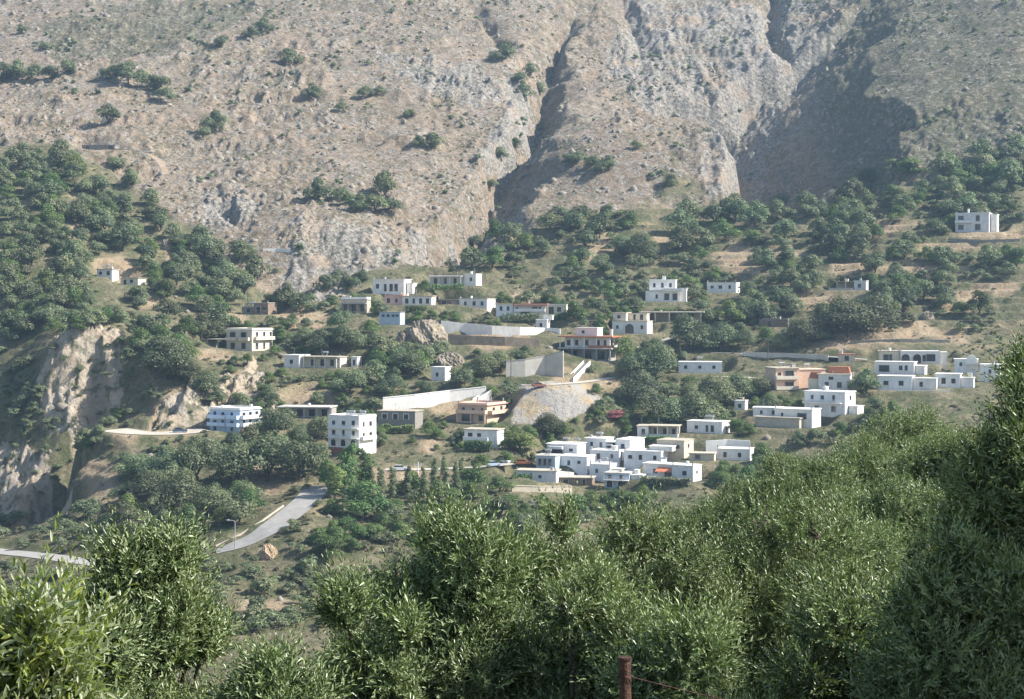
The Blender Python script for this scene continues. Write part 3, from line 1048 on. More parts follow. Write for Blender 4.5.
def tree_size_ok(px, py, w, h, y):
    for x0, y0, x1, y1, d in KEEP:
        ox = min(px + w / 2, x1) - max(px - w / 2, x0)
        oy = min(py, y1) - max(py - h, y0)
        if ox > 0 and oy > 0 and y < d + 3:
            if ox * oy > 0.10 * (x1 - x0) * (y1 - y0) or ox * oy > 0.4 * w * h:
                return False
        if x0 - 1 < px < x1 + 1 and abs(y - d) < 9:
            return False
    return True


LANDMARKS = []   # (px, py, half width, phrase)


def zone_phrase(px, py, kind):
    if py < np.interp(px, mt_line_u, mt_line_v) + 4:
        return ('scattered green bush on the bare rocky mountain slope', 'bushes on the rocky mountain slope') if px < 780 else ('green bush on the scrubby shoulder of the mountain at right', 'bushes on the right shoulder of the mountain')
    if px < 250 and py < 345:
        return ('dark green tree in the dense wood covering the left hillside', 'trees of the left hillside wood')
    if px < 130:
        return ('bush or small tree on the rough ground around the left rock cliff', 'bushes around the left cliff')
    if px < 330 and py > 455:
        return ('rounded tree on the lower left slope above the winding road', 'trees on the lower left slope')
    if py > 455:
        return ('leafy green tree low in the valley behind the foreground olive trees', 'trees in the valley floor')
    if px > 890:
        return ('dark round tree on the terraced slope at the right edge', 'trees on the right terraced slope')
    if px > 430 and py < 300:
        return ('dark round tree dotted over the dry slope above the village', 'trees on the slope above the village')
    return ('rounded dark green tree growing between the village houses', 'trees between the village houses')


def plant_trees():
    global ROADPX
    ROADPX = [q for q in ROADPX if q[1] > 400 or 340 < q[1] < 400]
    rg = np.random.default_rng(42)
    allt = list(TREES)
    taken = [(t[0], t[1], t[2]) for t in allt]
    for poly, sp, (w0, w1), kind, keep in GROVES:
        sp *= 0.74
        keep = keep ** 0.6
        xs = [p[0] for p in poly]
        ys = [p[1] for p in poly]
        spy = sp * 0.62
        for yy in np.arange(min(ys), max(ys), spy):
            for xx in np.arange(min(xs), max(xs), sp):
                px = xx + rg.uniform(-0.5, 0.5) * sp
                py = yy + rg.uniform(-0.5, 0.5) * spy
                if rg.uniform() > keep or not in_poly(np.array(px), np.array(py), poly):
                    continue
                # clumps and clearings
                if vnoise(px / 26.0, py / 15.0, 33) < 0.24 + (0.34 - 0.34 * keep):
                    continue
                w = rg.uniform(w0, w1)
                if any(abs(px - a) < (w + c) * 0.25 and abs(py - b) < (w + c) * 0.12 for a, b, c in taken):
                    continue
                bare = max(grid_at(BARE, px, py), 1.2 * grid_at(MOUND, px, py))
                if rg.uniform() < bare * 0.85 or covers_road(px, py, w, w * 0.8, hit(px, py, ZG).y):
                    continue
                taken.append((px, py, w))
                k = kind
                if kind in ('olive', 'bright') and rg.uniform() < 0.24:
                    k = 'bright' if kind == 'olive' else 'olive'
                if rg.uniform() < 0.16:
                    k = 'shrub'
                    w *= 0.7
                allt.append((px, py, w, k, False))
    out = []
    for px, py, w, kind, expl in allt:
        if py > 645:
            continue
        p = hit(px, py, ZG)
        pr = PR[kind][int(rg.integers(0, len(PR[kind])))]
        if not tree_size_ok(px, py, w, w * pr.h, p.y):
            if expl and w > 24:          # try a smaller one before giving up
                w *= 0.6
                if not tree_size_ok(px, py, w, w * pr.h, p.y):
                    continue
            else:
                continue
        out.append([px, py, w, kind, p, pr])
    # the 290 that show largest are trees of their own; the rest is one mass
    out.sort(key=lambda t: -t[2] * (1.6 if t[3] in ('poplar', 'tall', 'pink', 'yellow') else 1))
    solo, rest = out[:290], out[290:]
    labels = {}
    used = set()
    names = {'olive': 'olive_tree', 'big': 'evergreen_tree', 'bright': 'leafy_tree', 'poplar': 'poplar_tree', 'tall': 'eucalyptus_tree', 'shrub': 'shrub', 'bush': 'bush', 'pink': 'flowering_shrub', 'yellow': 'flowering_shrub'}
    cats = {'shrub': 'shrub', 'bush': 'bush', 'pink': 'shrub', 'yellow': 'shrub'}
    looks = {'olive': 'grey green olive tree', 'big': 'broad dark green tree', 'bright': 'mid green leafy tree', 'poplar': 'thin upright poplar', 'tall': 'tall light green eucalyptus', 'shrub': 'dry brownish shrub', 'bush': 'low dark bush', 'pink': 'pink flowering shrub', 'yellow': 'yellow green shrub'}
    order = ['nearest', 'second', 'third']
    for lx, ly, lw, ph in LANDMARKS:
        for dname in ('left of', 'right of', 'below', 'behind'):
            c = {}
            for i, t in enumerate(solo):
                if i in labels:
                    continue
                dx, dy = t[0] - lx, t[1] - ly
                if dname == 'left of':
                    ok, d = dx < -lw and abs(dy) < 14, abs(dx) - lw
                elif dname == 'right of':
                    ok, d = dx > lw and abs(dy) < 14, abs(dx) - lw
                elif dname == 'below':
                    ok, d = abs(dx) <= lw and 0 < dy, dy
                else:
                    ok, d = abs(dx) <= lw and dy < -4, -dy
                if ok and d < 34:
                    c.setdefault(looks[t[3]], []).append((d, i))
            for lk, lst in c.items():
                lst.sort()
                if len(lst) == 1:
                    cand = [f'{lk} {dname} {ph}']
                else:
                    cand = [f'{o} {lk} {dname} {ph}' for o in order]
                for (d, i), s in zip(lst, cand):
                    if s not in used and len(s.split()) <= 16:
                        labels[i] = s
                        used.add(s)
    for i, (px, py, w, kind, p, pr) in enumerate(solo):
        wm = w * p.y / F
        rz = rg.uniform(0, 6.28)
        sc = (wm * rg.uniform(0.92, 1.08), wm * rg.uniform(0.92, 1.08), wm * (rg.uniform(0.82, 1.22) if kind != 'poplar' else rg.uniform(0.6, 1.15)))
        nm = names[kind]
        if w >= 24 or kind in ('poplar', 'tall'):
            o = link(nm, None)
            for part, me in (('crown', pr.crown), ('trunk', pr.trunk)):
                link(part, me, o)
        else:
            o = link(nm, pr.whole)
        o.location = (p.x, p.y, p.z - 0.1 * wm * 0.3)
        o.rotation_euler = (0, 0, rz)
        o.scale = sc
        lab = labels.get(i)
        ph, grp = zone_phrase(px, py, kind)
        if kind == 'poplar':
            grp = 'poplars in a row in the valley'
            lab = lab or 'thin upright poplar in the row below the white arched house'
        elif kind == 'pink':
            grp = 'pink flowering shrubs'
            lab = lab or ('pink bougainvillea right of the grey scree mound' if w > 17 else 'small pink flowering shrub by the track below the arched terrace house')
        elif kind == 'yellow':
            lab = 'bright yellow green shrub at the left end of the white house cluster'
            grp = None
        elif kind == 'tall':
            lab = lab or 'tall light green eucalyptus below the three storey white house'
            grp = 'eucalyptus trees by the bend of the road'
        tag(o, lab or ph, cats.get(kind, 'tree'), grp)
    # everything smaller: one mass of trees and scrub
    if rest:
        VV, FF, TT, MI = [], [], [], []
        b = 0
        for px, py, w, kind, p, pr in rest:
            wm = w * p.y / F
            a = rg.uniform(0, 6.28)
            c, s = math.cos(a), math.sin(a)
            q = pr.V * wm
            q = np.stack([q[:, 0] * c - q[:, 1] * s + p.x, q[:, 0] * s + q[:, 1] * c + p.y, q[:, 2] + p.z - 0.03 * wm], 1)
            VV.append(q)
            FF.append(pr.F + b)
            b += len(q)
            TT.append(np.clip(pr.t * 0.6 + rg.uniform(0, 0.4), 0, 1))
            MI.append(np.full(len(pr.F), {'shrub': 1, 'bright': 2}.get(kind, 0)))
        me = np_mesh('far_woodland', np.concatenate(VV), np.concatenate(FF), [M['leaf_hill'], M['leaf_shrub'], M['leaf_bright']], np.concatenate(MI))
        set_tint(me, np.concatenate(TT))
        o = link('far_woodland', me)
        o['kind'] = 'stuff'
        tag(o, 'further small trees and shrubs spread over the slopes', 'woodland')
    print('trees', len(out), 'solo', len(solo), 'labelled', len(labels))
    # low scrub and tussocks on the mountain and slopes, and loose rocks
    def scatter(n, fn, dens_fn, name, mats, label, cat, tint=True):
        us = rg.uniform(-60, 1084, n)
        rs = rg.uniform(330, 930, n)
        i = np.clip(np.searchsorted(UG, us) - 1, 0, NU - 2)
        j = np.clip(np.searchsorted(RG, rs) - 1, 0, NR - 2)
        fu = (us - UG[i]) / (UG[i + 1] - UG[i])
        fr = (rs - RG[j]) / (RG[j + 1] - RG[j])
        z = (ZG[i, j] * (1 - fu) + ZG[i + 1, j] * fu) * (1 - fr) + (ZG[i, j + 1] * (1 - fu) + ZG[i + 1, j + 1] * fu) * fr
        k = (rg.uniform(0, 1, n) < dens_fn(us, rs, i, j)) & (ROADM[i, j] < 0.5)
        for X0, Y0, x1, y1, d in KEEP:
            row = HROW - z * F / rs
            k &= ~((us > X0 - 2) & (us < x1 + 2) & (row < y1 + 7) & (row > Y0) & (np.abs(rs - d) < 14))
        us, rs, z = us[k], rs[k], z[k]
        VV, FF, TT = [], [], []
        b = 0
        xs = rs * (us - 512) / F
        for x, r, zz in zip(xs, rs, z):
            V, Fc, t, dz = fn()
            VV.append(V + np.array([x, r, zz + dz]))
            FF.append(Fc + b)
            b += len(V)
            TT.append(t)
        me = np_mesh(name, np.concatenate(VV), np.concatenate(FF), mats)
        if tint:
            set_tint(me, np.concatenate(TT))
        o = link(name, me)
        o['kind'] = 'stuff'
        tag(o, label, cat)

    base = [crown_arrays(300 + i, 4, 40, 0.6, 0.02, 0.36) for i in range(6)]

    def one_scrub():
        V, Fc, t = base[int(rg.integers(0, 6))]
        wm = 0.55 + 1.3 * rg.uniform(0, 1) ** 2.2
        return V * np.array([wm, wm, wm * 0.85]), Fc, np.clip(t * 0.5 + rg.uniform(0, 0.5), 0, 1), -0.05

    def scrub_d(us, rs, i, j):
        nn = vnoise(us / 22, rs / 26, 55) * 0.6 + vnoise(us / 70, rs / 90, 56) * 0.4
        mt = MT[i, j] > 0.5
        d = np.where(mt, 0.40 + 0.6 * SCRUB[i, j], 0.75) * (1 - 0.75 * CLIFF[i, j]) * (1 - 0.7 * BARE[i, j]) * (1 - MOUND[i, j])
        return d * smooth01((nn - 0.28) * 2.6)
    scatter(30000, one_scrub, scrub_d, 'scrub', [M['leaf_shrub']], 'low dry scrub dotted over the rocky slopes', 'scrub')
    dark = [crown_arrays(320 + i, 6, 110, 0.7, 0.02, 0.24) for i in range(5)]

    def one_dark():
        V, Fc, t = dark[int(rg.integers(0, 5))]
        wm = 1.2 + 2.6 * rg.uniform(0, 1) ** 2
        return V * wm, Fc, np.clip(t * 0.6 + rg.uniform(0, 0.4), 0, 1), -0.08

    def dark_d(us, rs, i, j):
        nn = vnoise(us / 34, rs / 40, 75) * 0.6 + vnoise(us / 11, rs / 13, 76) * 0.4
        return np.where(MT[i, j] > 0.5, 0.8, 0.0) * smooth01((nn - 0.50) * 5)
    scatter(7500, one_dark, dark_d, 'mountain_bushes', [M['leaf_hill']], 'small dark bushes sprinkled in patches over the mountain', 'bushes')
    bm = bmesh.new()
    bmesh.ops.create_icosphere(bm, subdivisions=1, radius=1)
    iv = np.array([v.co[:] for v in bm.verts])
    iF = np.array([[v.index for v in f.verts] for f in bm.faces])
    bm.free()
    rocks = []
    for q in range(14):
        rocks.append(iv * (1 + rg.uniform(-0.38, 0.30, (len(iv), 1))) * np.array([rg.uniform(0.8, 1.8), rg.uniform(0.6, 1.2), rg.uniform(0.9, 1.7)]))

    def one_rock():
        s = 0.22 + 1.3 * rg.uniform(0, 1) ** 4
        return rocks[int(rg.integers(0, 14))] * s, iF, np.zeros(len(iF)), -s * 0.25

    def rock_d(us, rs, i, j):
        nn = vnoise(us / 17, rs / 20, 65) * 0.55 + vnoise(us / 60, rs / 70, 66) * 0.45
        mt = MT[i, j] > 0.5
        return np.where(mt, 0.9 - 0.72 * SCRUB[i, j], 0.10) * smooth01((nn - 0.47) * 7)
    scatter(26000, one_rock, rock_d, 'loose_rocks', [M['rock_loose']], 'pale loose rocks and ledges strewn over the mountain', 'rocks', False)
# ------------------------------------------------------------------ houses
_wincache = {}


def window_mesh(w, h, style):
    key = (round(w, 1), round(h, 1), style)
    if key in _wincache:
        return _wincache[key]
    w, h = key[0], key[1]
    b = MB()
    fr = 0.07
    if style in ('win', 'blue'):
        b.box(-w / 2, w / 2, -0.07, 0, -h / 2, -h / 2 + fr, 0).box(-w / 2, w / 2, -0.07, 0, h / 2 - fr, h / 2, 0)
        b.box(-w / 2, -w / 2 + fr, -0.07, 0, -h / 2 + fr, h / 2 - fr, 0).box(w / 2 - fr, w / 2, -0.07, 0, -h / 2 + fr, h / 2 - fr, 0)
        b.box(-w / 2 + fr, w / 2 - fr, -0.025, 0, -h / 2 + fr, h / 2 - fr, 1)
        b.box(-0.03, 0.03, -0.055, -0.025, -h / 2 + fr, h / 2 - fr, 0)
        b.box(-w / 2 - 0.08, w / 2 + 0.08, -0.16, 0, -h / 2 - 0.09, -h / 2 - 0.003, 2)
        me = b.mesh('window', [M['shutter'] if style == 'win' else M['blue_shutter'], M['glass'], M['white_roof']])
    elif style == 'shut':
        b.box(-w / 2, -0.012, -0.06, 0, -h / 2, h / 2, 0).box(0.012, w / 2, -0.06, 0, -h / 2, h / 2, 0)
        n = max(3, int(h / 0.16))
        for i in range(n):
            z = -h / 2 + (i + 0.5) * h / n
            b.box(-w / 2 + 0.06, w / 2 - 0.06, -0.08, -0.06, z - 0.03, z + 0.03, 0)
        me = b.mesh('window', [M['shutter']])
    elif style == 'arch':
        k = 10
        r = w / 2
        zc = h / 2 - r
        out = [(-r, -h / 2), (r, -h / 2)] + [(r * math.cos(math.pi * i / k), zc + r * math.sin(math.pi * i / k)) for i in range(k + 1)]
        b.prism(out, -0.05, 0, 0)  # dark glass pane; on open arches it paints the shade inside
        # raised surround
        ro = r + 0.22
        for i in range(k):
            a0, a1 = math.pi * i / k, math.pi * (i + 1) / k
            q = [(r * math.cos(a0), zc + r * math.sin(a0)), (ro * math.cos(a0), zc + ro * math.sin(a0)), (ro * math.cos(a1), zc + ro * math.sin(a1)), (r * math.cos(a1), zc + r * math.sin(a1))]
            b.prism(q, -0.28, 0, 1)
        b.box(-ro, -r, -0.28, 0, -h / 2, zc, 1).box(r, ro, -0.28, 0, -h / 2, zc, 1)
        b.box(-0.03, 0.03, -0.075, -0.05, -h / 2, h / 2 - 0.05, 2)
        me = b.mesh('arch_window', [M['glass'], M['white'], M['shutter']])
    elif style == 'door':
        b.box(-w / 2, w / 2, -0.05, 0, -h / 2, h / 2, 0)
        b.box(-w / 2 + 0.1, w / 2 - 0.1, -0.075, -0.05, -h / 2 + 0.15, -h * 0.05, 0).box(-w / 2 + 0.1, w / 2 - 0.1, -0.075, -0.05, h * 0.03, h / 2 - 0.12, 1)
        b.box(-w / 2 - 0.07, -w / 2, -0.09, 0, -h / 2, h / 2 + 0.07, 2).box(w / 2, w / 2 + 0.07, -0.09, 0, -h / 2, h / 2 + 0.07, 2).box(-w / 2, w / 2, -0.09, 0, h / 2, h / 2 + 0.07, 2)
        me = b.mesh('door', [M['shutter'], M['glass'], M['white_roof']])
    else:      # flat dark panel painted as the shade inside a veranda or garage, with reveals
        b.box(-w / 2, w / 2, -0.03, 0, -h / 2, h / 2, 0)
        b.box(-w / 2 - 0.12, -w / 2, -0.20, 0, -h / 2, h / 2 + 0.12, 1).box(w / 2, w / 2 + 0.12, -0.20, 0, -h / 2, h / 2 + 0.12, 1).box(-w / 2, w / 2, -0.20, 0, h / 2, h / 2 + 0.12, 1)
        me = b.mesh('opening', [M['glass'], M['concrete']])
    _wincache[key] = me
    return me


class House:
    """px,py: picture position of the corner nearest the camera. x in visible picture px (negative = left of the corner),
    y = depth in px of real length, z in px; everything is scaled to metres at the house's own distance."""

    def __init__(self, px, py, rz, name, label, cat='house', short=None, margin=1.5):
        self.p = hit(px, py)
        self.px, self.py = px, py
        self.rz = R(rz)
        self.k = self.p.y / F
        self.c = math.cos(self.rz)
        self.root = link(name, None)
        self.root.location = self.p
        self.root.scale = (1, 1, 0.90 if name == 'white_house' else 0.94)
        self.root.rotation_euler = (0, 0, self.rz)
        tag(self.root, label, cat)
        self.walls = {}
        self.blocks = []
        self.short = short
        self.margin = margin
        self.lift = 0.0

    def X(self, x):
        return x * self.k / self.c

    def K(self, v):
        return v * self.k

    def wall(self, x0, x1, y0, y1, z0, z1, mat='white', found=True):
        x0, x1 = self.X(x0), self.X(x1)
        y0, y1, z1 = self.K(y0), self.K(y1), self.K(z1)
        zb = -5.0 if (z0 == 0 and found) else self.K(z0)
        self.walls.setdefault(mat, MB()).box(x0, x1, y0, y1, zb, z1)
        if z0 == 0:
            self.blocks.append((x0, x1, y0, y1, z1))
        return self

    def roof(self, x0, x1, y0, y1, z, mat='white_roof', t=0.22, o=0.22, name='roof'):
        b = MB()
        b.box(self.X(x0) - o, self.X(x1) + o, self.K(y0) - o, self.K(y1) + o, self.K(z) + 0.004, self.K(z) + t)
        b.build(name, M[mat], self.root)
        return self

    def parapet(self, x0, x1, y0, y1, z, h=0.6, mat='white', t=0.18):
        X0, X1, Y0, Y1, Z = self.X(x0), self.X(x1), self.K(y0), self.K(y1), self.K(z) + 0.002
        b = MB()
        b.box(X0, X1, Y0, Y0 + t, Z, Z + h).box(X0, X1, Y1 - t, Y1, Z, Z + h).box(X0, X0 + t, Y0 + t, Y1 - t, Z, Z + h).box(X1 - t, X1, Y0 + t, Y1 - t, Z, Z + h)
        b.build('parapet', M[mat], self.root)
        return self

    def block(self, x0, x1, y0, y1, z0, z1, mat='white', roof='white_roof', o=0.2, par=0):
        self.wall(x0, x1, y0, y1, z0, z1, mat)
        self.roof(x0, x1, y0, y1, z1, roof, o=o)
        if par:
            self.parapet(x0, x1, y0, y1, z1, par, mat)
        return self

    def win(self, face, a, z, w, h, style='win', plane=0.0):
        q = random.Random(int(self.px * 13 + a * 7 + z * 3))
        if style == 'win' and q.random() < 0.4:
            style = q.choice(['shut', 'blue'])
        if style in ('win', 'shut', 'blue', 'door'):
            w *= q.choice([0.85, 1.0, 1.15])
            if style != 'door':
                h *= q.choice([0.85, 1.0, 1.1])
        nm = {'win': 'window', 'blue': 'window', 'shut': 'window', 'arch': 'arch_window', 'door': 'door', 'open': 'opening'}[style]
        o = link(nm, window_mesh(self.K(w), self.K(h), style), self.root)
        if face == 'F':
            o.location = (self.X(a), self.K(plane) - 0.002, self.K(z))
        elif face == 'R':
            o.location = (self.X(plane) + 0.002, self.K(a), self.K(z))
            o.rotation_euler = (0, 0, R(90))
        else:
            o.location = (self.X(plane) - 0.002, self.K(a), self.K(z))
            o.rotation_euler = (0, 0, R(-90))
        return self

    def wins(self, face, As, z, w, h, style='win', plane=0.0):
        for a in As:
            self.win(face, a, z, w, h, style, plane)
        return self

    def balcony(self, face, a0, a1, z, out=1.2, mat='white', plane=0.0, rail=0.95, solid=True):
        b, r = MB(), MB()
        if face == 'F':
            x0, x1 = self.X(a0), self.X(a1)
            y1 = self.K(plane) - 0.003
            y0 = y1 - out
        else:
            y0, y1 = self.K(a0), self.K(a1)
            x0 = self.X(plane) + 0.003
            x1 = x0 + out
        Z = self.K(z)
        b.box(x0, x1, y0, y1, Z - 0.18, Z)
        t = 0.12
        Z += 0.003
        if solid:
            if face == 'F':
                r.box(x0, x1, y0, y0 + t, Z, Z + rail).box(x0, x0 + t, y0 + t, y1, Z, Z + rail).box(x1 - t, x1, y0 + t, y1, Z, Z + rail)
            else:
                r.box(x1 - t, x1, y0, y1, Z, Z + rail).box(x0, x1 - t, y0, y0 + t, Z, Z + rail).box(x0, x1 - t, y1 - t, y1, Z, Z + rail)
        else:
            n = max(4, int(max(x1 - x0, y1 - y0) / 0.35))
            for i in range(n + 1):
                if face == 'F':
                    x = x0 + (x1 - x0 - 0.05) * i / n
                    r.box(x, x + 0.05, y0, y0 + 0.05, Z, Z + rail)
                else:
                    y = y0 + (y1 - y0 - 0.05) * i / n
                    r.box(x1 - 0.05, x1, y, y + 0.05, Z, Z + rail)
            if face == 'F':
                r.box(x0, x1, y0 - 0.01, y0 + 0.06, Z + rail, Z + rail + 0.07)
            else:
                r.box(x1 - 0.06, x1 + 0.01, y0, y1, Z + rail, Z + rail + 0.07)
        f = b.build('balcony', M[mat], self.root)
        r.build('railing', M[mat], f)
        return self

    def part(self, name, mat, fn):
        b = MB()
        fn(b, self.X, self.K)
        b.build(name, M[mat], self.root)
        return self

    def slab(self, x0, x1, y0, y1, z, t=0.2, mat='white_roof', name='canopy'):
        return self.part(name, mat, lambda b, X, K: b.box(X(x0), X(x1), K(y0), K(y1), K(z), K(z) + t))

    def posts(self, xs, y, z0, z1, w=0.25, mat='white', name='column'):
        for x in xs:
            b = MB()
            b.box(self.X(x) - w / 2, self.X(x) + w / 2, self.K(y) - w / 2, self.K(y) + w / 2, self.K(z0) if z0 else -2, self.K(z1))
            b.build(name, M[mat], self.root)
        return self

    def chimney(self, x, y, z, h=1.2, w=0.6, mat='white'):
        b = MB()
        X, Y, Z = self.X(x), self.K(y), self.K(z)
        b.box(X - w / 2, X + w / 2, Y - w / 2, Y + w / 2, Z, Z + h).box(X - w * 0.65, X + w * 0.65, Y - w * 0.65, Y + w * 0.65, Z + h + 0.003, Z + h + 0.12)
        b.build('chimney', M[mat], self.root)
        return self

    def tank(self, x, y, z):
        """solar water heater: cylinder on a sloping collector"""
        b = MB()
        X, Y, Z = self.X(x), self.K(y), self.K(z) + 0.25
        b.tube([(X - 0.9, Y, Z + 1.1), (X + 0.9, Y, Z + 1.1)], 0.3, 10)
        b.prism([(X - 0.85, Z), (X + 0.85, Z), (X + 0.85, Z + 0.06), (X - 0.85, Z + 0.06)], Y - 1.1, Y - 0.2)
        for sx in (-0.7, 0.7):
            b.tube([(X + sx, Y, Z - 0.1), (X + sx, Y, Z + 0.85)], 0.04, 5)
            b.tube([(X + sx, Y - 1.0, Z), (X + sx, Y, Z + 0.85)], 0.04, 5)
        b.build('water_heater', M['metal'], self.root)
        return self

    def clutter(self):
        """what stands on flat roofs here: stub columns, a hatch, a water drum, an aerial"""
        rr = random.Random(int(self.px * 31 + self.py * 7))
        for (x0, x1, y0, y1, z1) in self.blocks[:2]:
            if x1 - x0 < 3 or z1 < 2:
                continue
            z = z1 + 0.224
            rx = lambda: rr.uniform(x0 + 0.8, x1 - 0.8)
            ry = lambda: rr.uniform(y0 + 0.8, y0 + 0.6 * (y1 - y0))
            if rr.random() < 0.33:
                X, Y = rx(), ry()
                b = MB().tube([(X, Y, z - 0.1), (X, Y, z + 0.9)], 0.42, 12)
                b.build('water_drum', M[rr.choice(['metal', 'white_paint', 'tan_roof'])], self.root)
            if rr.random() < 0.28 and x1 - x0 > 5 and y1 - y0 > 4:
                self.tank((x0 + x1) / 2 * self.c / self.k, (y0 + y1) / 2 / self.k, z / self.k)
            if rr.random() < 0.6:
                X, Y = rx(), ry()
                b = MB().tube([(X, Y, z - 0.1), (X, Y, z + 2.3)], 0.03, 5)
                for q in range(4):
                    b.tube([(X - 0.45 + q * 0.05, Y + 0.02 * q, z + 2.2 - q * 0.18), (X + 0.45 - q * 0.05, Y + 0.02 * q, z + 2.2 - q * 0.18)], 0.018, 4)
                b.build('aerial', M['metal'], self.root)
            if rr.random() < 0.12:
                X, Y = rx(), ry()
                b = MB().box(X - 0.6, X + 0.6, Y, Y + 1.4, z - 0.05, z + 1.2).box(X - 0.7, X + 0.7, Y - 0.1, Y + 1.5, z + 1.203, z + 1.3)
                b.build('roof_hatch', M[rr.choice(['white', 'cream', 'concrete_pale'])], self.root)
            if rr.random() < 0.4:
                for X in (x0 + 0.25, x1 - 0.25):
                    MB().box(X - 0.14, X + 0.14, y0 + 0.15, y0 + 0.43, z - 0.05, z + rr.uniform(0.5, 1.0)).build('stub_column', M['concrete'], self.root)
        return self

    def done(self, pad_front=None):
        self.clutter()
        for m, b in self.walls.items():
            b.build('wall', M[m], self.root)
        if self.blocks:
            x0 = min(b[0] for b in self.blocks)
            x1 = max(b[1] for b in self.blocks)
            y0 = min(b[2] for b in self.blocks)
            y1 = max(b[3] for b in self.blocks)
            c, s = math.cos(self.rz), math.sin(self.rz)
            cx, cy = (x0 + x1) / 2, (y0 + y1) / 2
            wx, wy = self.p.x + cx * c - cy * s, self.p.y + cx * s + cy * c
            pad(wx, wy, self.p.z - 0.05, (x1 - x0) / 2 + self.margin, (y1 - y0) / 2 + self.margin, self.rz)
            cs = []
            for X, Y in ((x0, y0), (x1, y0), (x0, y1), (x1, y1)):
                gx, gy = self.p.x + X * c - Y * s, self.p.y + X * s + Y * c
                cs.append(512 + gx * F / gy)
            h = max(b[4] for b in self.blocks) / self.k
            KEEP.append((min(cs), self.py - h, max(cs), self.py, self.p.y))
            if self.short:
                LANDMARKS.append(((min(cs) + max(cs)) / 2, self.py, (max(cs) - min(cs)) / 2, self.short))
        return self


V3 = 'village_house'
# --- left group
h = House(252, 351, -28, V3, 'two storey cream block with four balconies facing right above the left slope', short='the cream two storey block')
h.block(-28, 0, 0, 34, 0, 22, 'shade_blue_grey' if 0 else 'cream', o=0.3)
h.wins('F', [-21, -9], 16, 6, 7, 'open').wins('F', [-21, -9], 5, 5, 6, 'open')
h.balcony('F', -27, -15, 11.5, 1.2, 'cream').balcony('F', -13, -2, 11.5, 1.2, 'cream')
for y in (8, 20, 31):
    h.win('R', y, 16.5, 4.5, 7, 'door').win('R', y, 5, 4.5, 7, 'door')
h.balcony('R', 3, 34, 12, 1.1, 'cream').parapet(-28, 0, 0, 34, 22.6, 0.5, 'cream')
h.part('carport', 'tan_roof', lambda b, X, K: b.box(X(-56), X(-30), K(6), K(24), K(11), K(11) + 0.3))
h.posts([-55, -43, -31], 7, 0, 11, 0.3, 'concrete', 'column').wall(-56, -54, 8, 24, 0, 11, 'concrete')
h.done()

h = House(299, 368, -20, 'farm_building', 'long low white shed with tan flat roof and open veranda on the left slope', 'shed', short='the long low white shed')
h.block(-16, 0, 0, 24, 0, 13, 'white').win('F', -8, 6.5, 3, 5, 'blue').block(0.4, 38, 10, 26, 0, 11.5, 'cream', 'tan_roof', o=0.3)
h.slab(1, 39, 3, 10, 11.6, 0.2, 'tan_roof').posts([3, 14, 25, 37], 4, 0, 11.5).wins('F', [10, 20, 30], 5.5, 5, 7, 'door', plane=10).done()

h = House(357, 367, -15, 'hut', 'small white hut standing between trees above the long white wall', 'hut', short='the small white hut')
h.block(-6, 0, 0, 14, 0, 10).win('F', -3, 4.5, 3, 6, 'door').done()

h = House(268, 315, -15, 'stone_house', 'old brown stone house with flat roof below the cliffs', short='the brown stone house')
h.block(-15, 0, 0, 22, 0, 12, 'brown', 'tan_roof').win('F', -10, 5, 4, 7, 'door').win('F', -4, 6, 3, 4).block(-30, -15.5, 6, 20, 0, 8, 'stone', 'tan_roof').win('F', -23, 4, 3, 4, 'win', plane=6).done()

h = House(112, 277, -10, V3, 'small bluish white cottage with overhanging roof in the left wood', short='the bluish cottage in the wood')
h.block(-16, 0, 0, 16, 0, 8, 'blue_white', 'tan_roof', o=0.4).wins('F', [-12, -4], 4, 3, 4).done()
h = House(138, 285, -18, V3, 'low cream cottage beside the orange earth bank in the left wood', short='the cream cottage in the wood')
h.block(-19, 0, 0, 18, 0, 7, 'cream', 'tan_roof', o=0.35).wins('F', [-14], 3, 3, 5, 'door').wins('F', [-7], 4, 3, 3).done()
h = House(115, 150, -5, 'stone_house', 'long low stone hut beside the mountain track at upper left', 'hut', short='the mountain track hut')
h.block(-34, 0, 0, 12, 0, 5, 'stone', 'concrete', o=0.25).win('F', -28, 2.5, 4, 4, 'open').win('F', -4, 2.5, 6, 4.2, 'open').done()

# --- upper village row
h = House(404, 294, -14, V3, 'white house with three dark doors on the upper row', short='the three door white house')
h.block(-32, 0, 0, 24, 0, 15, 'white', o=0.35).wins('F', [-19, -13, -8], 6.5, 3.2, 8, 'door').win('F', -27, 8, 3.2, 4.5, 'blue').block(1, 7, 6, 20, 0, 11, 'white').done()
h = House(464, 286, -14, V3, 'long white house with vine terrace and bright block at its right end', short='the vine terrace house')
h.block(-36, 0, 4, 22, 0, 10, 'white', o=0.4).wins('F', [-30, -20, -10], 5, 3, 6, 'door', plane=4).block(0.5, 12, 0, 22, 0, 12, 'white').win('F', 7, 6.5, 3, 4).slab(-36, -1, -6, 3.5, 9.6, 0.15, 'white_roof').posts([-35, -24, -13, -2], -5.5, 0, 9.6, 0.2).done()
h = House(432, 305, -8, V3, 'long salmon roofed row of rooms on the upper row', short='the salmon roofed row')
h.block(-48, -30, 0, 20, 0, 10, 'pink', 'pink', o=0.3).block(-29.5, 0, -2, 18, 0, 9, 'white', 'salmon', o=0.45).wins('F', [-25, -18, -11, -4], 4, 3, 5.5, 'door', plane=-2).wins('F', [-44, -36], 4.5, 3, 5, 'blue').done()
h = House(487, 308, -22, V3, 'white house with brown flat roof edge right of the salmon roofed row', short='the brown edged white house')
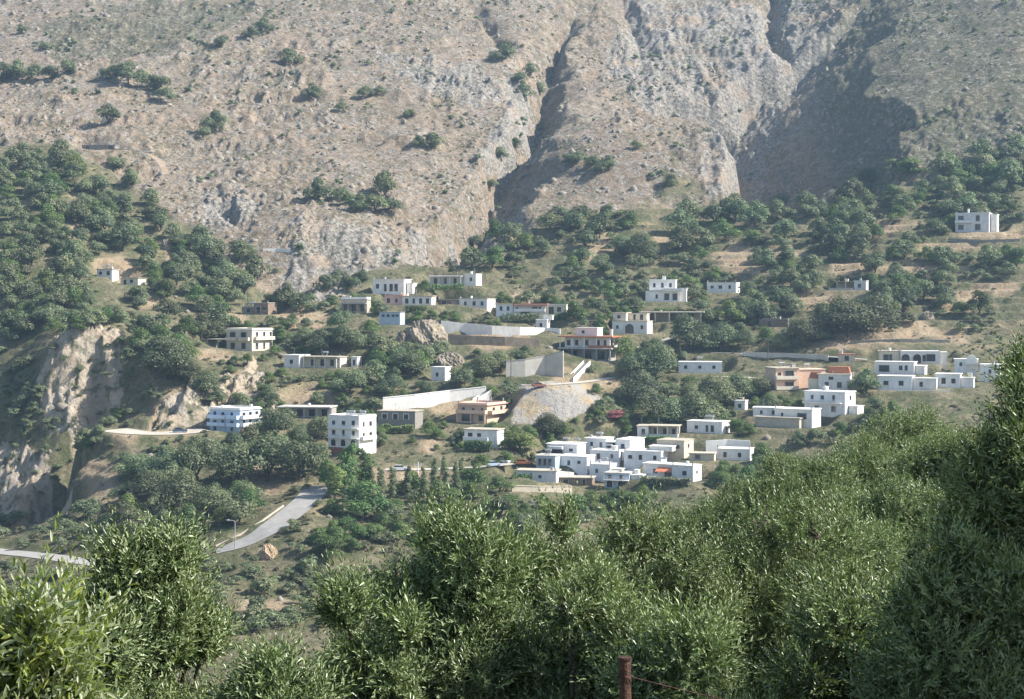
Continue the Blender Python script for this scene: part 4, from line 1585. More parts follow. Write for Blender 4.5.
h.block(-28, 0, 0, 22, 0, 9.5, 'white', 'tan_roof', o=0.3).wins('F', [-22, -13, -5], 4.5, 3, 4).block(-52, -28.5, 6, 22, 0, 8.5, 'brown', 'tan_roof').wins('F', [-46, -36], 4, 5, 6, 'open', plane=6).done()
h = House(365, 313, -8, V3, 'low concrete house with dark open veranda at the left end of upper row', short='the concrete veranda house')
h.block(-26, 0, 8, 26, 0, 14, 'beige', 'concrete', o=0.3).slab(-27, 1, -2, 8, 9.5, 0.3, 'concrete').posts([-26, -17, -8, 0], -1, 0, 9.5, 0.3, 'concrete').wins('F', [-21, -13, -4], 5, 5, 7, 'open', plane=8).parapet(-26, 0, 8, 26, 14.6, 0.8, 'white').done()
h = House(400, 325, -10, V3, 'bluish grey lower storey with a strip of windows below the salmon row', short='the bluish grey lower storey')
h.block(-21, 0, 0, 20, 0, 13, 'shade_blue_grey', 'concrete', o=0.2).wins('F', [-17, -12, -7, -3], 9.5, 2.8, 3).done()

h = House(546, 317, -6, V3, 'long house with orange roof edge and white base on the upper row', short='the orange roofed long house')
h.block(-50, -33, 0, 22, 0, 13, 'blue_white', 'salmon', o=0.35).block(-32.5, 0, 0, 22, 0, 13, 'white', 'terracotta', o=0.45).wins('F', [-45, -38], 8.5, 3, 4.5, 'blue').slab(-33, 1, -4, -0.5, 11.2, 0.25, 'terracotta', 'canopy')
h.wins('F', [-29, -13, -10, -6], 8, 2.8, 4.5).win('F', -21, 3.5, 8, 5, 'open').balcony('F', -32, -1, 5.5, 1.0, 'white').block(0.6, 20, 2, 22, 0, 12.5, 'cream', 'white_roof').win('F', 5, 6, 5, 8, 'open', plane=2).win('F', 13, 7.5, 3.5, 4.5, 'win', plane=2).chimney(-18, 12, 13.5).done()
h = House(547, 331, -12, V3, 'small white tower house on the white roadside wall', short='the small white tower house')
h.block(-11, 0, 0, 16, 0, 11, 'white', par=0.4).win('F', -6, 6, 3, 4).block(-5, 4, 6, 14, 11.5, 16, 'white').done()

h = House(609, 362, -26, V3, 'unfinished concrete house with red slab edges and dark open lower floors', short='the unfinished concrete house')
h.wall(-44, -6, 9, 34, 0, 13, 'concrete').slab(-50, 3, -2, 36, 13, 0.3, 'concrete_pale', 'floor_slab').wall(-46, -2, 6, 32, 14.2, 25.5, 'white').slab(-50, 4, -2, 36, 25.6, 0.35, 'terracotta', 'roof').posts([-48, -36, -24, -12, 1], -0.5, 0, 13, 0.4, 'concrete').posts([-48, -36, -24, -12, 1], -0.5, 14.2, 25.6, 0.3, 'white')
h.wins('F', [-38, -24, -11], 6, 8, 9, 'open', plane=9).wins('F', [-42, -34, -24, -13, -6], 19.5, 3.6, 6, 'door', plane=6).wins('R', [12, 24], 20, 4, 5, 'win', plane=-2)
h.part('railing', 'terracotta', lambda b, X, K: b.box(X(-20), X(3), K(-2), K(-1.4), K(14.2), K(14.2) + 0.9))
h.block(-38, -16, 12, 26, 26.8, 35, 'white').win('F', -30, 31, 3, 4, 'win', plane=12).chimney(-3, 14, 26.8, 2.2, 0.8).done()

h = House(647, 335, -18, V3, 'white house with dark arched door and cream upper terrace', short='the arched terrace house')
h.block(-34, 0, 0, 24, 0, 13, 'white', 'cream').win('F', -17, 5.5, 9, 10, 'arch').win('F', -29, 7, 3, 4).win('F', -5, 7, 3, 4).block(-34, -21, 2, 22, 14, 22, 'cream', 'tan_roof').win('F', -28, 18, 3, 4, 'win', plane=2).block(-20.5, -3, 12, 24, 14, 21, 'cream', 'tan_roof').wins('F', [-15, -8], 17.5, 3, 6, 'door', plane=12).done()
h = House(700, 322, -10, 'pergola', 'long pale flat canopy over dark veranda right of the arched terrace house', 'pergola', short='the long pale canopy')
h.wall(-58, 0, 14, 18, 0, 9, 'beige').slab(-60, 4, -3, 20, 9.5, 0.4, 'cream', 'canopy').posts([-58, -44, -30, -16, 1], -1.5, 0, 9.5, 0.35, 'cream').wins('F', [-48, -28, -10], 4.5, 6, 7, 'open', plane=14).done()
h = House(679, 302, -10, V3, 'stepped white two storey house with rooftop chimney above the village', short='the stepped two storey house')
h.block(-33, 0, 0, 26, 0, 11, 'white').wins('F', [-22], 5.5, 2.6, 4).wins('F', [-12, -4], 5, 4.5, 7, 'open').block(-30, -4, 8, 26, 12, 23, 'white', par=0.3).wins('F', [-25, -17, -9], 17.5, 3, 4.5, 'blue', plane=8).chimney(-16, 16, 23, 1.6, 1.2).balcony('F', -16, 4, 11.5, 1.0, 'white').block(0.6, 7, 4, 24, 0, 14, 'white').done()
h = House(736, 293, -18, V3, 'plain long white house with three small windows on the dry slope', short='the plain long white house')
h.block(-28, 0, 0, 22, 0, 10.5, 'white', o=0.15).wins('F', [-23, -15, -6], 6, 3, 3.6, 'blue').done()
h = House(866, 290, -22, V3, 'small white house with dark vine veranda on the terraced slope', short='the vine veranda house')
h.block(-11, 0, 0, 14, 0, 9.5, 'white').win('F', -6, 4.5, 3, 5).slab(-28, -11.5, 0, 12, 8.6, 0.2, 'tan_roof').posts([-27, -19], 1, 0, 8.6, 0.2).wall(-28, -12, 12, 15, 0, 8, 'beige').wall(-34, -11.5, -4, -2.6, 0, 2.2, 'concrete_pale').done()
h = House(989, 233, -24, V3, 'white two storey house alone high on the right slope', short='the lone upper right house')
h.block(-30, 0, 0, 22, 0, 20, 'blue_white', par=0.4).wins('F', [-25, -10], 5.5, 4.5, 6, 'win').wins('F', [-25, -10], 15, 4.5, 5.5, 'win').balcony('F', -30, -14, 10.5, 1.2, 'blue_white').chimney(-20, 14, 20.6, 1.9, 0.6).block(0.6, 6, 8, 22, 0, 19, 'white').done()
h = House(788, 327, -12, 'ruin', 'roofless brown stone ruin on the dry slope above the road', 'ruin', short='the brown stone ruin')
h.wall(-28, 0, 0, 2, 0, 8, 'brown').wall(-28, -26, 2, 16, 0, 7, 'stone').wall(-2, 0, 2, 16, 0, 9, 'stone').wall(-26, -2, 14, 16, 0, 9, 'stone').win('F', -18, 3.5, 4, 6, 'open').done()
h = House(722, 373, -6, 'low_building', 'long low bluish white building on a brown base below the road', 'building', short='the long bluish building')
h.block(-43, 0, 0, 22, 0, 11, 'blue_white', o=0.1).wins('F', [-36, -22, -8], 6, 3, 3, 'blue').done()

# --- middle left
h = House(240, 433, -30, V3, 'pale blue three level apartment house with long balconies left of the road', short='the pale blue apartment house')
h.block(-34, 0, 0, 32, 0, 24, 'pale_blue', 'white_roof', o=0.4)
h.wins('F', [-28, -19, -9], 18.5, 3.6, 6, 'blue').wins('F', [-28, -19, -9], 10, 3.6, 6, 'blue').wins('F', [-28, -9], 3.5, 3.6, 5, 'blue')
h.balcony('F', -34, -14, 15, 1.3, 'pale_blue').balcony('F', -34, -14, 7, 1.3, 'pale_blue').balcony('F', -12, 0, 15, 1.5, 'pale_blue').balcony('F', -12, 0, 7, 1.5, 'pale_blue')
h.balcony('R', 0, 32, 15, 1.3, 'white').balcony('R', 0, 32, 7, 1.3, 'white').wins('R', [6, 16, 26], 18.5, 4, 6, 'door').wins('R', [6, 16, 26], 10.5, 4, 6, 'door')
h.part('plinth', 'redbrown', lambda b, X, K: b.box(0.03, K(3.2), K(0), K(32), -2, K(3.4))).parapet(-34, 0, 0, 32, 24.6, 0.5, 'white').chimney(-2, 20, 24.6).done()

h = House(330, 418, -8, 'concrete_building', 'long unfinished grey concrete building with flat slab roof', 'building', short='the long grey concrete building')
h.wall(-50, 0, 6, 26, 0, 10.5, 'concrete').slab(-54, 1, -3, 28, 10.6, 0.35, 'concrete_pale', 'roof').posts([-52, -39, -26, -13, 0], -1.5, 0, 10.6, 0.3, 'concrete').wins('F', [-44, -32, -20, -7], 5, 6, 7, 'open', plane=6).done()

h = House(359, 455, -30, V3, 'three storey white house with rows of windows and arched ground floor', short='the three storey white house')
h.block(-33, 0, 0, 30, 0, 39, 'white', 'white_roof', o=0.1, par=0.7)
for z in (33, 22.5):
    h.wins('F', [-27, -16.5, -6], z, 3.6, 5.6, 'win')
h.wins('F', [-27, -16.5, -6], 12, 6.2, 7.2, 'arch').wins('R', [8, 20], 32, 4, 6, 'win').wins('R', [8, 20], 20, 4, 6, 'door')
h.balcony('F', -33, 0, 28, 0.9, 'white', solid=False).balcony('F', -33, 0, 17.5, 1.0, 'white', solid=False).balcony('R', 2, 26, 16, 1.0, 'white')
h.part('plinth', 'redbrown', lambda b, X, K: b.box(X(-33) - 0.08, X(0) + 0.08, -0.10, -0.002, -3, K(7)))
h.tank(-20, 16, 39.6).tank(-8, 20, 39.6).done()

h = House(415, 429, -16, 'stone_house', 'grey stone house with three white framed windows beside the three storey house', short='the grey stone house')
h.block(-38, 0, 0, 24, 0, 18, 'stone', 'tan_roof', o=0.25).wins('F', [-31, -20, -9], 12.5, 4.5, 5, 'shut')
for x in (-31, -20, -9):
    h.part('window_surround', 'white', lambda b, X, K: b.box(X(x - 3), X(x - 2.35), -0.09, -0.003, K(9.5), K(15.5)).box(X(x + 2.35), X(x + 3), -0.09, -0.003, K(9.5), K(15.5)).box(X(x - 3), X(x + 3), -0.09, -0.003, K(15.5), K(16.2)))
h.done()
h = House(487, 424, -28, V3, 'salmon pink house with open dark ground floor and roof terrace', short='the salmon pink house')
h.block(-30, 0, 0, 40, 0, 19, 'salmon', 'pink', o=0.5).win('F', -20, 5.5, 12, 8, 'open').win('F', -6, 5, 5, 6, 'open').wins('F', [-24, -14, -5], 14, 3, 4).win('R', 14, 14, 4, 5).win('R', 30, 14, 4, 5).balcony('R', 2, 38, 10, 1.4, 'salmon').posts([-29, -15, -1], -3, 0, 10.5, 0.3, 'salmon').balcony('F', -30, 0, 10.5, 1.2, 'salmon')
h.parapet(-30, 0, 0, 40, 19.6, 0.5, 'salmon').posts([-28, -14, -2], 38, 20, 25, 0.35, 'concrete').done()
h = House(497, 449, -18, V3, 'small white house under green vines below the salmon pink house', short='the vine covered white house')
h.block(-33, 0, 0, 22, 0, 19, 'white', 'tan_roof', o=0.3).wins('F', [-27, -18], 13, 4, 5).balcony('F', -33, -8, 8.5, 1.2, 'white').win('F', -28, 4, 4, 6, 'arch').win('F', -14, 4, 4, 6, 'door').done()
h = House(445, 381, -20, 'hut', 'small white cube house below the grey rock outcrop', short='the small white cube house')
h.block(-14, 0, 0, 15, 0, 14, 'white', 'white_roof').win('F', -8, 6.5, 3, 3.8, 'blue').done()
# --- the dense white cluster in the middle
CG = 'white_house'
h = House(678, 438, -14, CG, 'long white house with tan slab roof and dark veranda behind the cluster', short='the tan roofed veranda house')
h.block(-40, -29, 0, 20, 0, 12, 'white', 'tan_roof', o=0.3).win('F', -34, 6, 3.5, 6, 'win').wall(-28.5, 0, 7, 20, 0, 12, 'beige').slab(-29, 1, -2, 21, 12.1, 0.3, 'tan_roof', 'roof').posts([-20, -10, -0.5], -1, 0, 12, 0.25).wins('F', [-23, -14, -5], 5.5, 4, 8, 'door', plane=7).parapet(-28, 0, -2, 7, 0, 0.9, 'white').done()
h = House(684, 456, -28, CG, 'beige house with two dark windows at the top right of the cluster', short='the beige cluster house')
h.block(-26, 0, 0, 26, 0, 16, 'beige', 'tan_roof', o=0.15).wins('F', [-19, -6], 9.5, 4, 5).win('R', 12, 10, 3.5, 4.5).done()
h = House(606, 450, -24, CG, 'small white house with one window at the top left of the cluster', short='the top left cluster house')
h.block(-21, 0, 0, 22, 0, 12, 'blue_white').win('F', -14, 6, 3, 5, 'blue').win('F', -5, 5, 3.5, 7, 'blue').tank(-10, 12, 12.6).done()
h = House(630, 455, -30, CG, 'white cube house with blue window at the cluster top', short='the blue windowed cube')
h.block(-14, 0, 0, 34, 0, 16, 'blue_white', par=0.25).win('F', -7, 9, 4, 5, 'blue').slab(-28, -14.5, 4, 24, 12, 0.2, 'white_roof').wall(-28, -14.5, 22, 26, 0, 12, 'brown').done()
h = House(577, 456, -22, CG, 'low white house with white awning and rooftop tank at the cluster left', short='the white awning house')
h.block(-30, 0, 0, 26, 0, 12, 'blue_white', 'white_roof', o=0.3).wins('F', [-6], 6, 4, 4, 'blue').win('F', -20, 3.5, 12, 6, 'open').part('awning', 'white_paint', lambda b, X, K: b.prism([(X(-27), K(7)), (X(-13), K(7)), (X(-13), K(10)), (X(-27), K(10))], -1.4, -0.05)).tank(4 - 8, 12, 12.6).done()
h = House(619, 463, -26, CG, 'white house with one dark doorway and one window in the middle of the cluster', short='the middle cluster house')
h.block(-28, 0, 0, 24, 0, 12, 'blue_white', o=0.15).win('F', -20, 5.5, 3.5, 7, 'door').win('F', -7, 6.5, 3, 4, 'win').block(0.5, 9, 6, 24, 0, 11, 'white').done()
h = House(661, 464, -22, CG, 'long white house with three square windows above the orange awning', short='the three window cluster house')
h.block(-36, 0, 0, 26, 0, 13, 'blue_white', o=0.15).wins('F', [-30, -20, -6], 6.5, 3.5, 5, 'win').block(-14, 8, 10, 26, 13, 18, 'white').done()
h = House(587, 471, -24, CG, 'white two window house at the lower left of the cluster', short='the lower left cluster house')
h.block(-29, 0, 0, 22, 0, 15, 'blue_white', o=0.15).win('F', -18, 8, 3, 6, 'blue').win('F', -8, 9, 3, 3.5, 'blue').win('R', 10, 8, 4, 7, 'door').done()
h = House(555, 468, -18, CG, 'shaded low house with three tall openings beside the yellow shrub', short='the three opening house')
h.block(-19, 0, 0, 20, 0, 12, 'shade_blue_grey', 'concrete_pale', o=0.25).wins('F', [-15, -10, -5], 5, 3, 7.5, 'open').done()
h = House(610, 479, -26, CG, 'small white cube with one square window at the front of the cluster', short='the front cluster cube')
h.block(-20, 0, 0, 26, 0, 15, 'blue_white', o=0.1).win('F', -13, 8, 3, 4, 'win').block(0.5, 8, 4, 18, 0, 10, 'white').done()
h = House(556, 482, -14, CG, 'low pale terrace house with greenish flat roof at the cluster foot', short='the greenish terrace')
h.block(-40, 0, 0, 20, 0, 11, 'blue_white', 'tan_roof', o=0.3).wins('F', [-30, -16], 5, 4, 4, 'blue').done()
h = House(592, 486, -12, CG, 'low brown walled outbuilding with long tan roof at the cluster foot', 'outbuilding', short='the tan roofed outbuilding')
h.block(-36, 0, 0, 18, 0, 8, 'brown', 'tan_roof', o=0.35).win('F', -26, 4, 5, 5, 'open').win('F', -8, 4, 3.5, 6, 'door').done()
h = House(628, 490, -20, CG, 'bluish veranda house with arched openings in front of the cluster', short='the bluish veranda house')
h.block(-24, 0, 4, 24, 0, 17, 'shade_blue_grey', 'concrete_pale', o=0.3).wins('F', [-19, -8], 5.5, 6, 8, 'arch', plane=4).wins('F', [-19, -8], 13, 4, 4, 'win', plane=4).balcony('F', -24, 0, 10, 1.2, 'white', plane=4, solid=False).block(0.5, 12, 8, 24, 0, 15, 'white').win('F', 6, 8, 4, 5, 'win', plane=8).done()
h = House(693, 482, -32, CG, 'white house with orange awning at the right end of the cluster', short='the orange awning house')
h.block(-20, 0, 0, 20, 0, 17, 'blue_white', 'white_roof', o=0.15).win('F', -8, 9, 4.5, 6, 'win').win('R', 9, 10, 3, 4, 'win').block(-52, -20.5, 10, 28, 0, 16, 'white').win('F', -27, 5, 8, 7, 'open', plane=10).win('F', -40, 8, 4, 5, 'win', plane=10)
h.part('awning', 'orange', lambda b, X, K: b.add([(X(-37), K(1), K(9)), (X(-21), K(1), K(9)), (X(-21), K(10) - 0.02, K(13)), (X(-37), K(10) - 0.02, K(13)), (X(-37), K(1), K(9) - 0.1), (X(-21), K(1), K(9) - 0.1), (X(-21), K(10) - 0.02, K(13) - 0.1), (X(-37), K(10) - 0.02, K(13) - 0.1)], [(0, 1, 2, 3), (7, 6, 5, 4), (0, 4, 5, 1), (1, 5, 6, 2), (2, 6, 7, 3), (3, 7, 4, 0)]))
h.wall(-52, -8, -6, -4.5, 0, 4, 'white').done()

# --- right of the cluster
h = House(722, 434, -30, V3, 'low white house with rooftop tank right of the tan roofed veranda house', short='the low white tank house')
h.block(-33, 0, 0, 20, 0, 12, 'white', par=0.2).wins('F', [-14, -9], 5, 3, 7, 'door').win('F', -24, 6, 3, 4).tank(-14, 10, 12.8).done()
h = House(714, 461, -14, 'outbuilding', 'low tan roofed outbuilding right of the beige cluster house', 'outbuilding', short='the low tan outbuilding')
h.block(-24, 0, 0, 16, 0, 7, 'beige', 'tan_roof', o=0.3).win('F', -16, 3.5, 5, 5, 'open').done()
h = House(750, 461, -18, 'white_house', 'plain white flat roofed house half hidden by olives right of the cluster', short='the plain flat roofed house')
h.block(-32, 0, 0, 22, 0, 12, 'white').wins('F', [-24, -10], 6, 3.5, 5).done()
h = House(745, 410, -20, 'hut', 'small white hut peeping out of the dark trees below the road', 'hut', short='the white hut in the trees')
h.block(-10, 0, 0, 14, 0, 9, 'white').win('F', -5, 4, 3, 5, 'win').done()
h = House(845, 415, -35, V3, 'white two storey house with bright right wall and shaded balcony', short='the two storey balcony house')
h.block(-36, 0, 0, 26, 0, 23, 'blue_white', 'white_roof', o=0.25, par=0.3).wins('F', [-29, -20, -10], 17, 3.5, 6, 'win').balcony('F', -36, -2, 12, 1.5, 'white', solid=False).wins('F', [-25, -10], 5, 4, 6, 'open').win('R', 13, 17, 4, 6, 'win').win('R', 13, 6, 3.5, 5, 'win').tank(-25, 14, 24).block(0.6, 8, 8, 24, 0, 8, 'white').done()
h = House(812, 428, -32, V3, 'white flat roofed house above the tan terrace wall', short='the house above the tan terrace')
h.block(-34, 0, 0, 24, 0, 19, 'white', o=0.2).wins('F', [-27], 13, 3, 4, 'blue').win('F', -9, 12, 9, 6, 'open').wall(-48, -8, -10, -1, 0, 10, 'beige').slab(-50, -7, -11, -1, 10.1, 0.25, 'tan_roof', 'terrace').done()
h = House(782, 417, -14, V3, 'low white house with flat roof left of the tan terrace', short='the low house left of the tan terrace')
h.block(-28, 0, 0, 18, 0, 9, 'white').win('F', -20, 4.5, 3, 4).win('F', -8, 4.5, 3, 4).done()
h = House(799, 390, 12, V3, 'salmon two storey house with recessed balconies below the road', short='the salmon balcony house')
h.block(-24, 0, 0, 30, 0, 23, 'salmon', 'tan_roof', o=0.4).wins('F', [-10], 17.5, 9, 6, 'open').wins('F', [-10], 5.5, 9, 6, 'open').win('F', -20, 17, 3, 4).balcony('F', -25, -2, 12, 1.5, 'cream').balcony('F', -25, -2, 1.2, 1.5, 'cream').block(0.6, 30, 6, 30, 0, 21, 'salmon', 'salmon').win('F', 16, 13, 3.5, 4, 'win', plane=6).done()
h = House(850, 390, -16, V3, 'cream house with two orange tiled roof pieces beside the salmon house', short='the orange tiled house')
h.block(-30, 0, 0, 24, 0, 16, 'white', 'cream', o=0.4).wins('F', [-22, -10], 5, 4, 6, 'door').win('F', -18, 12, 4, 4)
for a, b_, z0 in ((-22, 0, 17), (-40, -26, 11)):
    h.part('tiled_roof', 'terracotta', lambda b, X, K: b.prism([(X(a), K(z0)), (X(b_), K(z0)), (X(b_) - 0.6, K(z0 + 7)), (X(a) + 0.6, K(z0 + 7))], K(6), K(20)))
h.block(-40, -30.5, 4, 20, 0, 10.5, 'cream', 'cream').chimney(2, 10, 14).balcony('R', 1, 22, 8, 1.2, 'cream').done()
h = House(940, 364, -10, V3, 'long white house with dark arches along its front on the right', short='the long arched house')
h.block(-38, 0, 0, 22, 0, 13, 'white', o=0.2).wins('F', [-33, -22], 5.5, 8, 9.5, 'arch').wins('F', [-9], 6.5, 8, 7, 'win').win('F', -15, 6, 3, 7, 'door').block(-58, -38.5, 4, 22, 0, 13, 'cream', 'tan_roof', o=0.3).win('F', -50, 6, 8, 7, 'open', plane=4).block(0.5, 7, 4, 18, 0, 12, 'white').done()
h = House(914, 375, -24, V3, 'white cube house below the long arched house', short='the cube below the arched house')
h.block(-36, 0, 0, 16, 0, 13, 'white', o=0.2).wins('F', [-12, -7], 7, 3.5, 5, 'blue').win('F', -27, 6, 10, 7, 'open').block(0.5, 9, 4, 18, 0, 9, 'white').done()
h = House(912, 390, -20, V3, 'bluish white low house with pale flat roof at the right', short='the bluish low house')
h.block(-32, 0, 0, 24, 0, 14, 'blue_white', 'white_roof', o=0.2).wins('F', [-24, -10], 7, 4, 4.5, 'win').block(0.5, 22, 4, 22, 0, 12, 'white').win('F', 8, 6, 3, 5, 'door', plane=4).done()
h = House(960, 388, -20, V3, 'low white house with shaded front partly behind the right olive tree', short='the house behind the right olive')
h.block(-22, 0, 0, 20, 0, 14, 'blue_white', o=0.3).wins('F', [-15, -6], 7, 4, 6, 'win').block(0.5, 12, 4, 20, 0, 10, 'white').done()
h = House(978, 373, -16, V3, 'white house with curved vaulted roof end beside the right olive tree', short='the vaulted roof house')
h.block(-22, 0, 0, 18, 0, 14, 'white').win('F', -16, 9, 3, 4, 'blue')
h.part('vault', 'white', lambda b, X, K: b.prism([(X(-12), K(9)), (X(0), K(9))] + [(X(-6) + X(6) * math.cos(math.pi * i / 8), K(9) + K(10) * math.sin(math.pi * i / 8)) for i in range(1, 9)], -1.2, -0.02)).done()
h = House(1000, 382, -22, V3, 'bright white wall of a house showing through the right olive tree', short='the white wall in the olive')
h.block(-18, 0, 0, 18, 0, 18, 'white').win('F', -9, 11, 3, 5).done()
h = House(855, 363, -10, 'shed', 'small terracotta roofed shed beside the road above the orange tiled house', 'shed', short='the small roadside shed')
h.block(-16, 0, 0, 14, 0, 8, 'beige', 'terracotta', o=0.3).win('F', -8, 4, 4, 5, 'door').done()


# ------------------------------------------------------------------ roads and tracks
road([(318, 487), (312, 497), (300, 507), (283, 520), (262, 535), (236, 547), (214, 553)], 6.8, M['asphalt'], 'road')
road([(-30, 548), (0, 552), (40, 556), (85, 562), (130, 570)], 6.5, M['asphalt'], 'road')
road([(112, 430), (140, 434), (172, 434), (206, 430)], 11.0, M['pale_track'], 'forecourt')
road([(680, 353), (720, 353), (770, 355), (830, 357), (870, 360)], 5.0, M['asphalt'], 'road')
road([(0, 146), (40, 150), (80, 151), (120, 149), (150, 154), (164, 162), (166, 175)], 3.0, M['earth_track'], 'track')
road([(505, 385), (540, 386), (590, 382), (615, 378)], 5.0, M['pale_track'], 'track')
road([(385, 470), (420, 470), (480, 468), (512, 464)], 4.5, M['pale_track'], 'track')
road([(630, 349), (655, 345), (672, 338)], 3.0, M['pale_track'], 'path')
road([(700, 376), (755, 378), (790, 384)], 4.0, M['pale_track'], 'track')


# ------------------------------------------------------------------ walls
M['earth_wall'] = plain('earth_wall', (0.36, 0.28, 0.20), var=0.2, streak=0.5, scale=0.5)


def wall_run(name, label, pts, thick, mat, cap=None, short=None, cat='wall', below=3.0):
    """pts: (px, py of the top, py of the foot)"""
    W = [(hit(px, pb), pt, pb) for px, pt, pb in pts]
    b = MB()
    cb = MB()
    tops = []
    for p, pt, pb in W:
        tops.append(p.z + (pb - pt) * p.y / F)
    for (p, _, _), (q, _, _), t0, t1 in zip(W[:-1], W[1:], tops[:-1], tops[1:]):
        d = Vector((q.x - p.x, q.y - p.y, 0))
        n = Vector((-d.y, d.x, 0)).normalized() * thick
        for bb, lo0, hi0, lo1, hi1, e in ((b, p.z - below, t0, q.z - below, t1, 0), (cb, t0 + 0.004, t0 + 0.16, t1 + 0.004, t1 + 0.16, 0.12)):
            m = n.normalized() * e
            vs = [(p.x - m.x, p.y - m.y, lo0), (q.x - m.x, q.y - m.y, lo1), (q.x + n.x + m.x, q.y + n.y + m.y, lo1), (p.x + n.x + m.x, p.y + n.y + m.y, lo0)]
            vs += [(v[0], v[1], hh) for v, hh in zip(vs, (hi0, hi1, hi1, hi0))]
            bb.add(vs, [(0, 3, 2, 1), (4, 5, 6, 7), (0, 1, 5, 4), (1, 2, 6, 5), (2, 3, 7, 6), (3, 0, 4, 7)])
    c = sum((p for p, _, _ in W), Vector()) / len(W)
    o = b.build(name, M[mat])
    if cap:
        root = link(name, None)
        o.name = 'wall_face'
        root.name = name
        o.parent = root
        cb.build('coping', M[cap], root)
        o = root
    tag(o, label, cat)
    for (p, pt, pb), (q, qt, qb) in zip(W[:-1], W[1:]):
        KEEP.append((p.x / p.y * F + 512, min(pt, qt), q.x / q.y * F + 512, max(pb, qb), min(p.y, q.y)))
    if short:
        LANDMARKS.append((sum(p[0] for p in pts) / len(pts), max(p[2] for p in pts), 25, short))
    return o


wall_run('retaining_wall', 'long bright white wall rising to the right above the salmon pink house', [(383, 398, 413), (415, 395, 408), (450, 391, 402), (486, 387, 395)], 0.5, 'white', 'white_roof', 'the long bright white wall')
wall_run('roadside_wall', 'long low white roadside wall running right from the rock outcrop', [(441, 321, 332), (465, 324, 334), (492, 326, 335), (520, 327, 335), (545, 328, 335), (560, 329, 335)], 0.4, 'white', None, 'the white roadside wall')
wall_run('retaining_wall', 'tall pale concrete retaining wall left of the unfinished house', [(506, 362, 378), (525, 360, 377), (545, 356, 375), (563, 352, 379)], 0.6, 'concrete_pale', 'concrete', 'the tall concrete retaining wall')
wall_run('retaining_wall', 'brown earth stained wall below the white roadside wall', [(448, 334, 344), (475, 336, 345), (505, 337, 346), (540, 339, 347)], 0.5, 'earth_wall', None)
wall_run('parapet_wall', 'short white parapet at the foot of the cliffs at left', [(263, 249, 252), (276, 249, 252), (290, 249, 252)], 0.3, 'white', None)
wall_run('road_wall', 'pale concrete edge wall along the road above the right houses', [(743, 352, 356), (785, 354, 358), (828, 356, 361)], 0.3, 'concrete_pale', None)
wall_run('terrace_wall', 'low white terrace wall with slabs right of the beige cluster house', [(706, 441, 447), (728, 440, 446), (750, 441, 446)], 0.5, 'white_roof', None)
wall_run('terrace_wall', 'low pale terrace wall at the foot of the cluster beside the green patch', [(512, 486, 492), (540, 487, 493), (572, 487, 494)], 0.5, 'beige', 'tan_roof')
wall_run('garden_wall', 'low white garden wall stepping down in front of the orange awning house', [(638, 480, 484), (660, 481, 485), (688, 483, 488)], 0.3, 'white', None)
wall_run('garden_wall', 'low white patio wall at the left foot of the white cluster', [(536, 471, 475), (556, 471, 475), (574, 473, 477)], 0.3, 'white', None)
wall_run('garden_wall', 'low white terrace wall below the low house left of the tan terrace', [(755, 418, 421), (775, 419, 423)], 0.3, 'white', None)
wall_run('garden_wall', 'low white terrace wall running under the stacked white houses at right', [(880, 390, 394), (915, 391, 395), (950, 390, 394)], 0.3, 'white', None)
wall_run('terrace_wall', 'low dry stone terrace wall on the tan slope above the right houses', [(850, 341, 344), (900, 339, 342), (950, 340, 343)], 0.5, 'stone', None)
wall_run('terrace_wall', 'low dry stone terrace wall below the lone upper right house', [(950, 239, 242), (985, 240, 243), (1020, 239, 242)], 0.5, 'stone', None)
wall_run('kerb_wall', 'low tan kerb wall along the left edge of the lower road', [(216, 546, 547.5), (242, 533.5, 535), (264, 519.5, 521), (284, 505.5, 507)], 0.35, 'kerb', None)


# ------------------------------------------------------------------ rocks
def boulder(name, label, px, py, wpx, hpx, seed, mat, group=None, below=0.25):
    p = hit(px, py)
    k = p.y / F
    bm = bmesh.new()
    bmesh.ops.create_icosphere(bm, subdivisions=5, radius=1)
    me = bpy.data.meshes.new(name)
    bm.to_mesh(me)
    bm.free()
    n = len(me.vertices)
    co = np.empty(n * 3, np.float32)
    me.vertices.foreach_get('co', co)
    co = co.reshape(-1, 3).astype(float)
    q = co * 2.1 + seed
    d = 0.80 + 0.40 * (fbm(q[:, 0] + q[:, 2] * 0.8, q[:, 1] - q[:, 2] * 0.9, 3, seed) - 0.3) + 0.20 * (ridged(q[:, 0] * 2.2 + q[:, 2] * 1.7, q[:, 1] * 2.2 - q[:, 2] * 1.9, 3, seed + 9) - 0.5) + 0.10 * (ridged(q[:, 0] * 6 + q[:, 2] * 5, q[:, 1] * 6 - q[:, 2] * 5, 2, seed + 19) - 0.5)
    co = co * d[:, None]
    w = wpx * k
    hh = hpx * k
    co *= np.array([w * 0.5, w * 0.42, hh * 0.95])
    me.vertices.foreach_set('co', co.astype(np.float32).ravel())
    me.materials.append(M[mat])
    me.update()
    o = link(name, me)
    o.location = (p.x, p.y + w * 0.3, p.z - hh * 0.05)
    tag(o, label, 'rock', group)
    KEEP.append((px - wpx * 0.45, py - hpx * 0.8, px + wpx * 0.45, py, p.y))
    return o


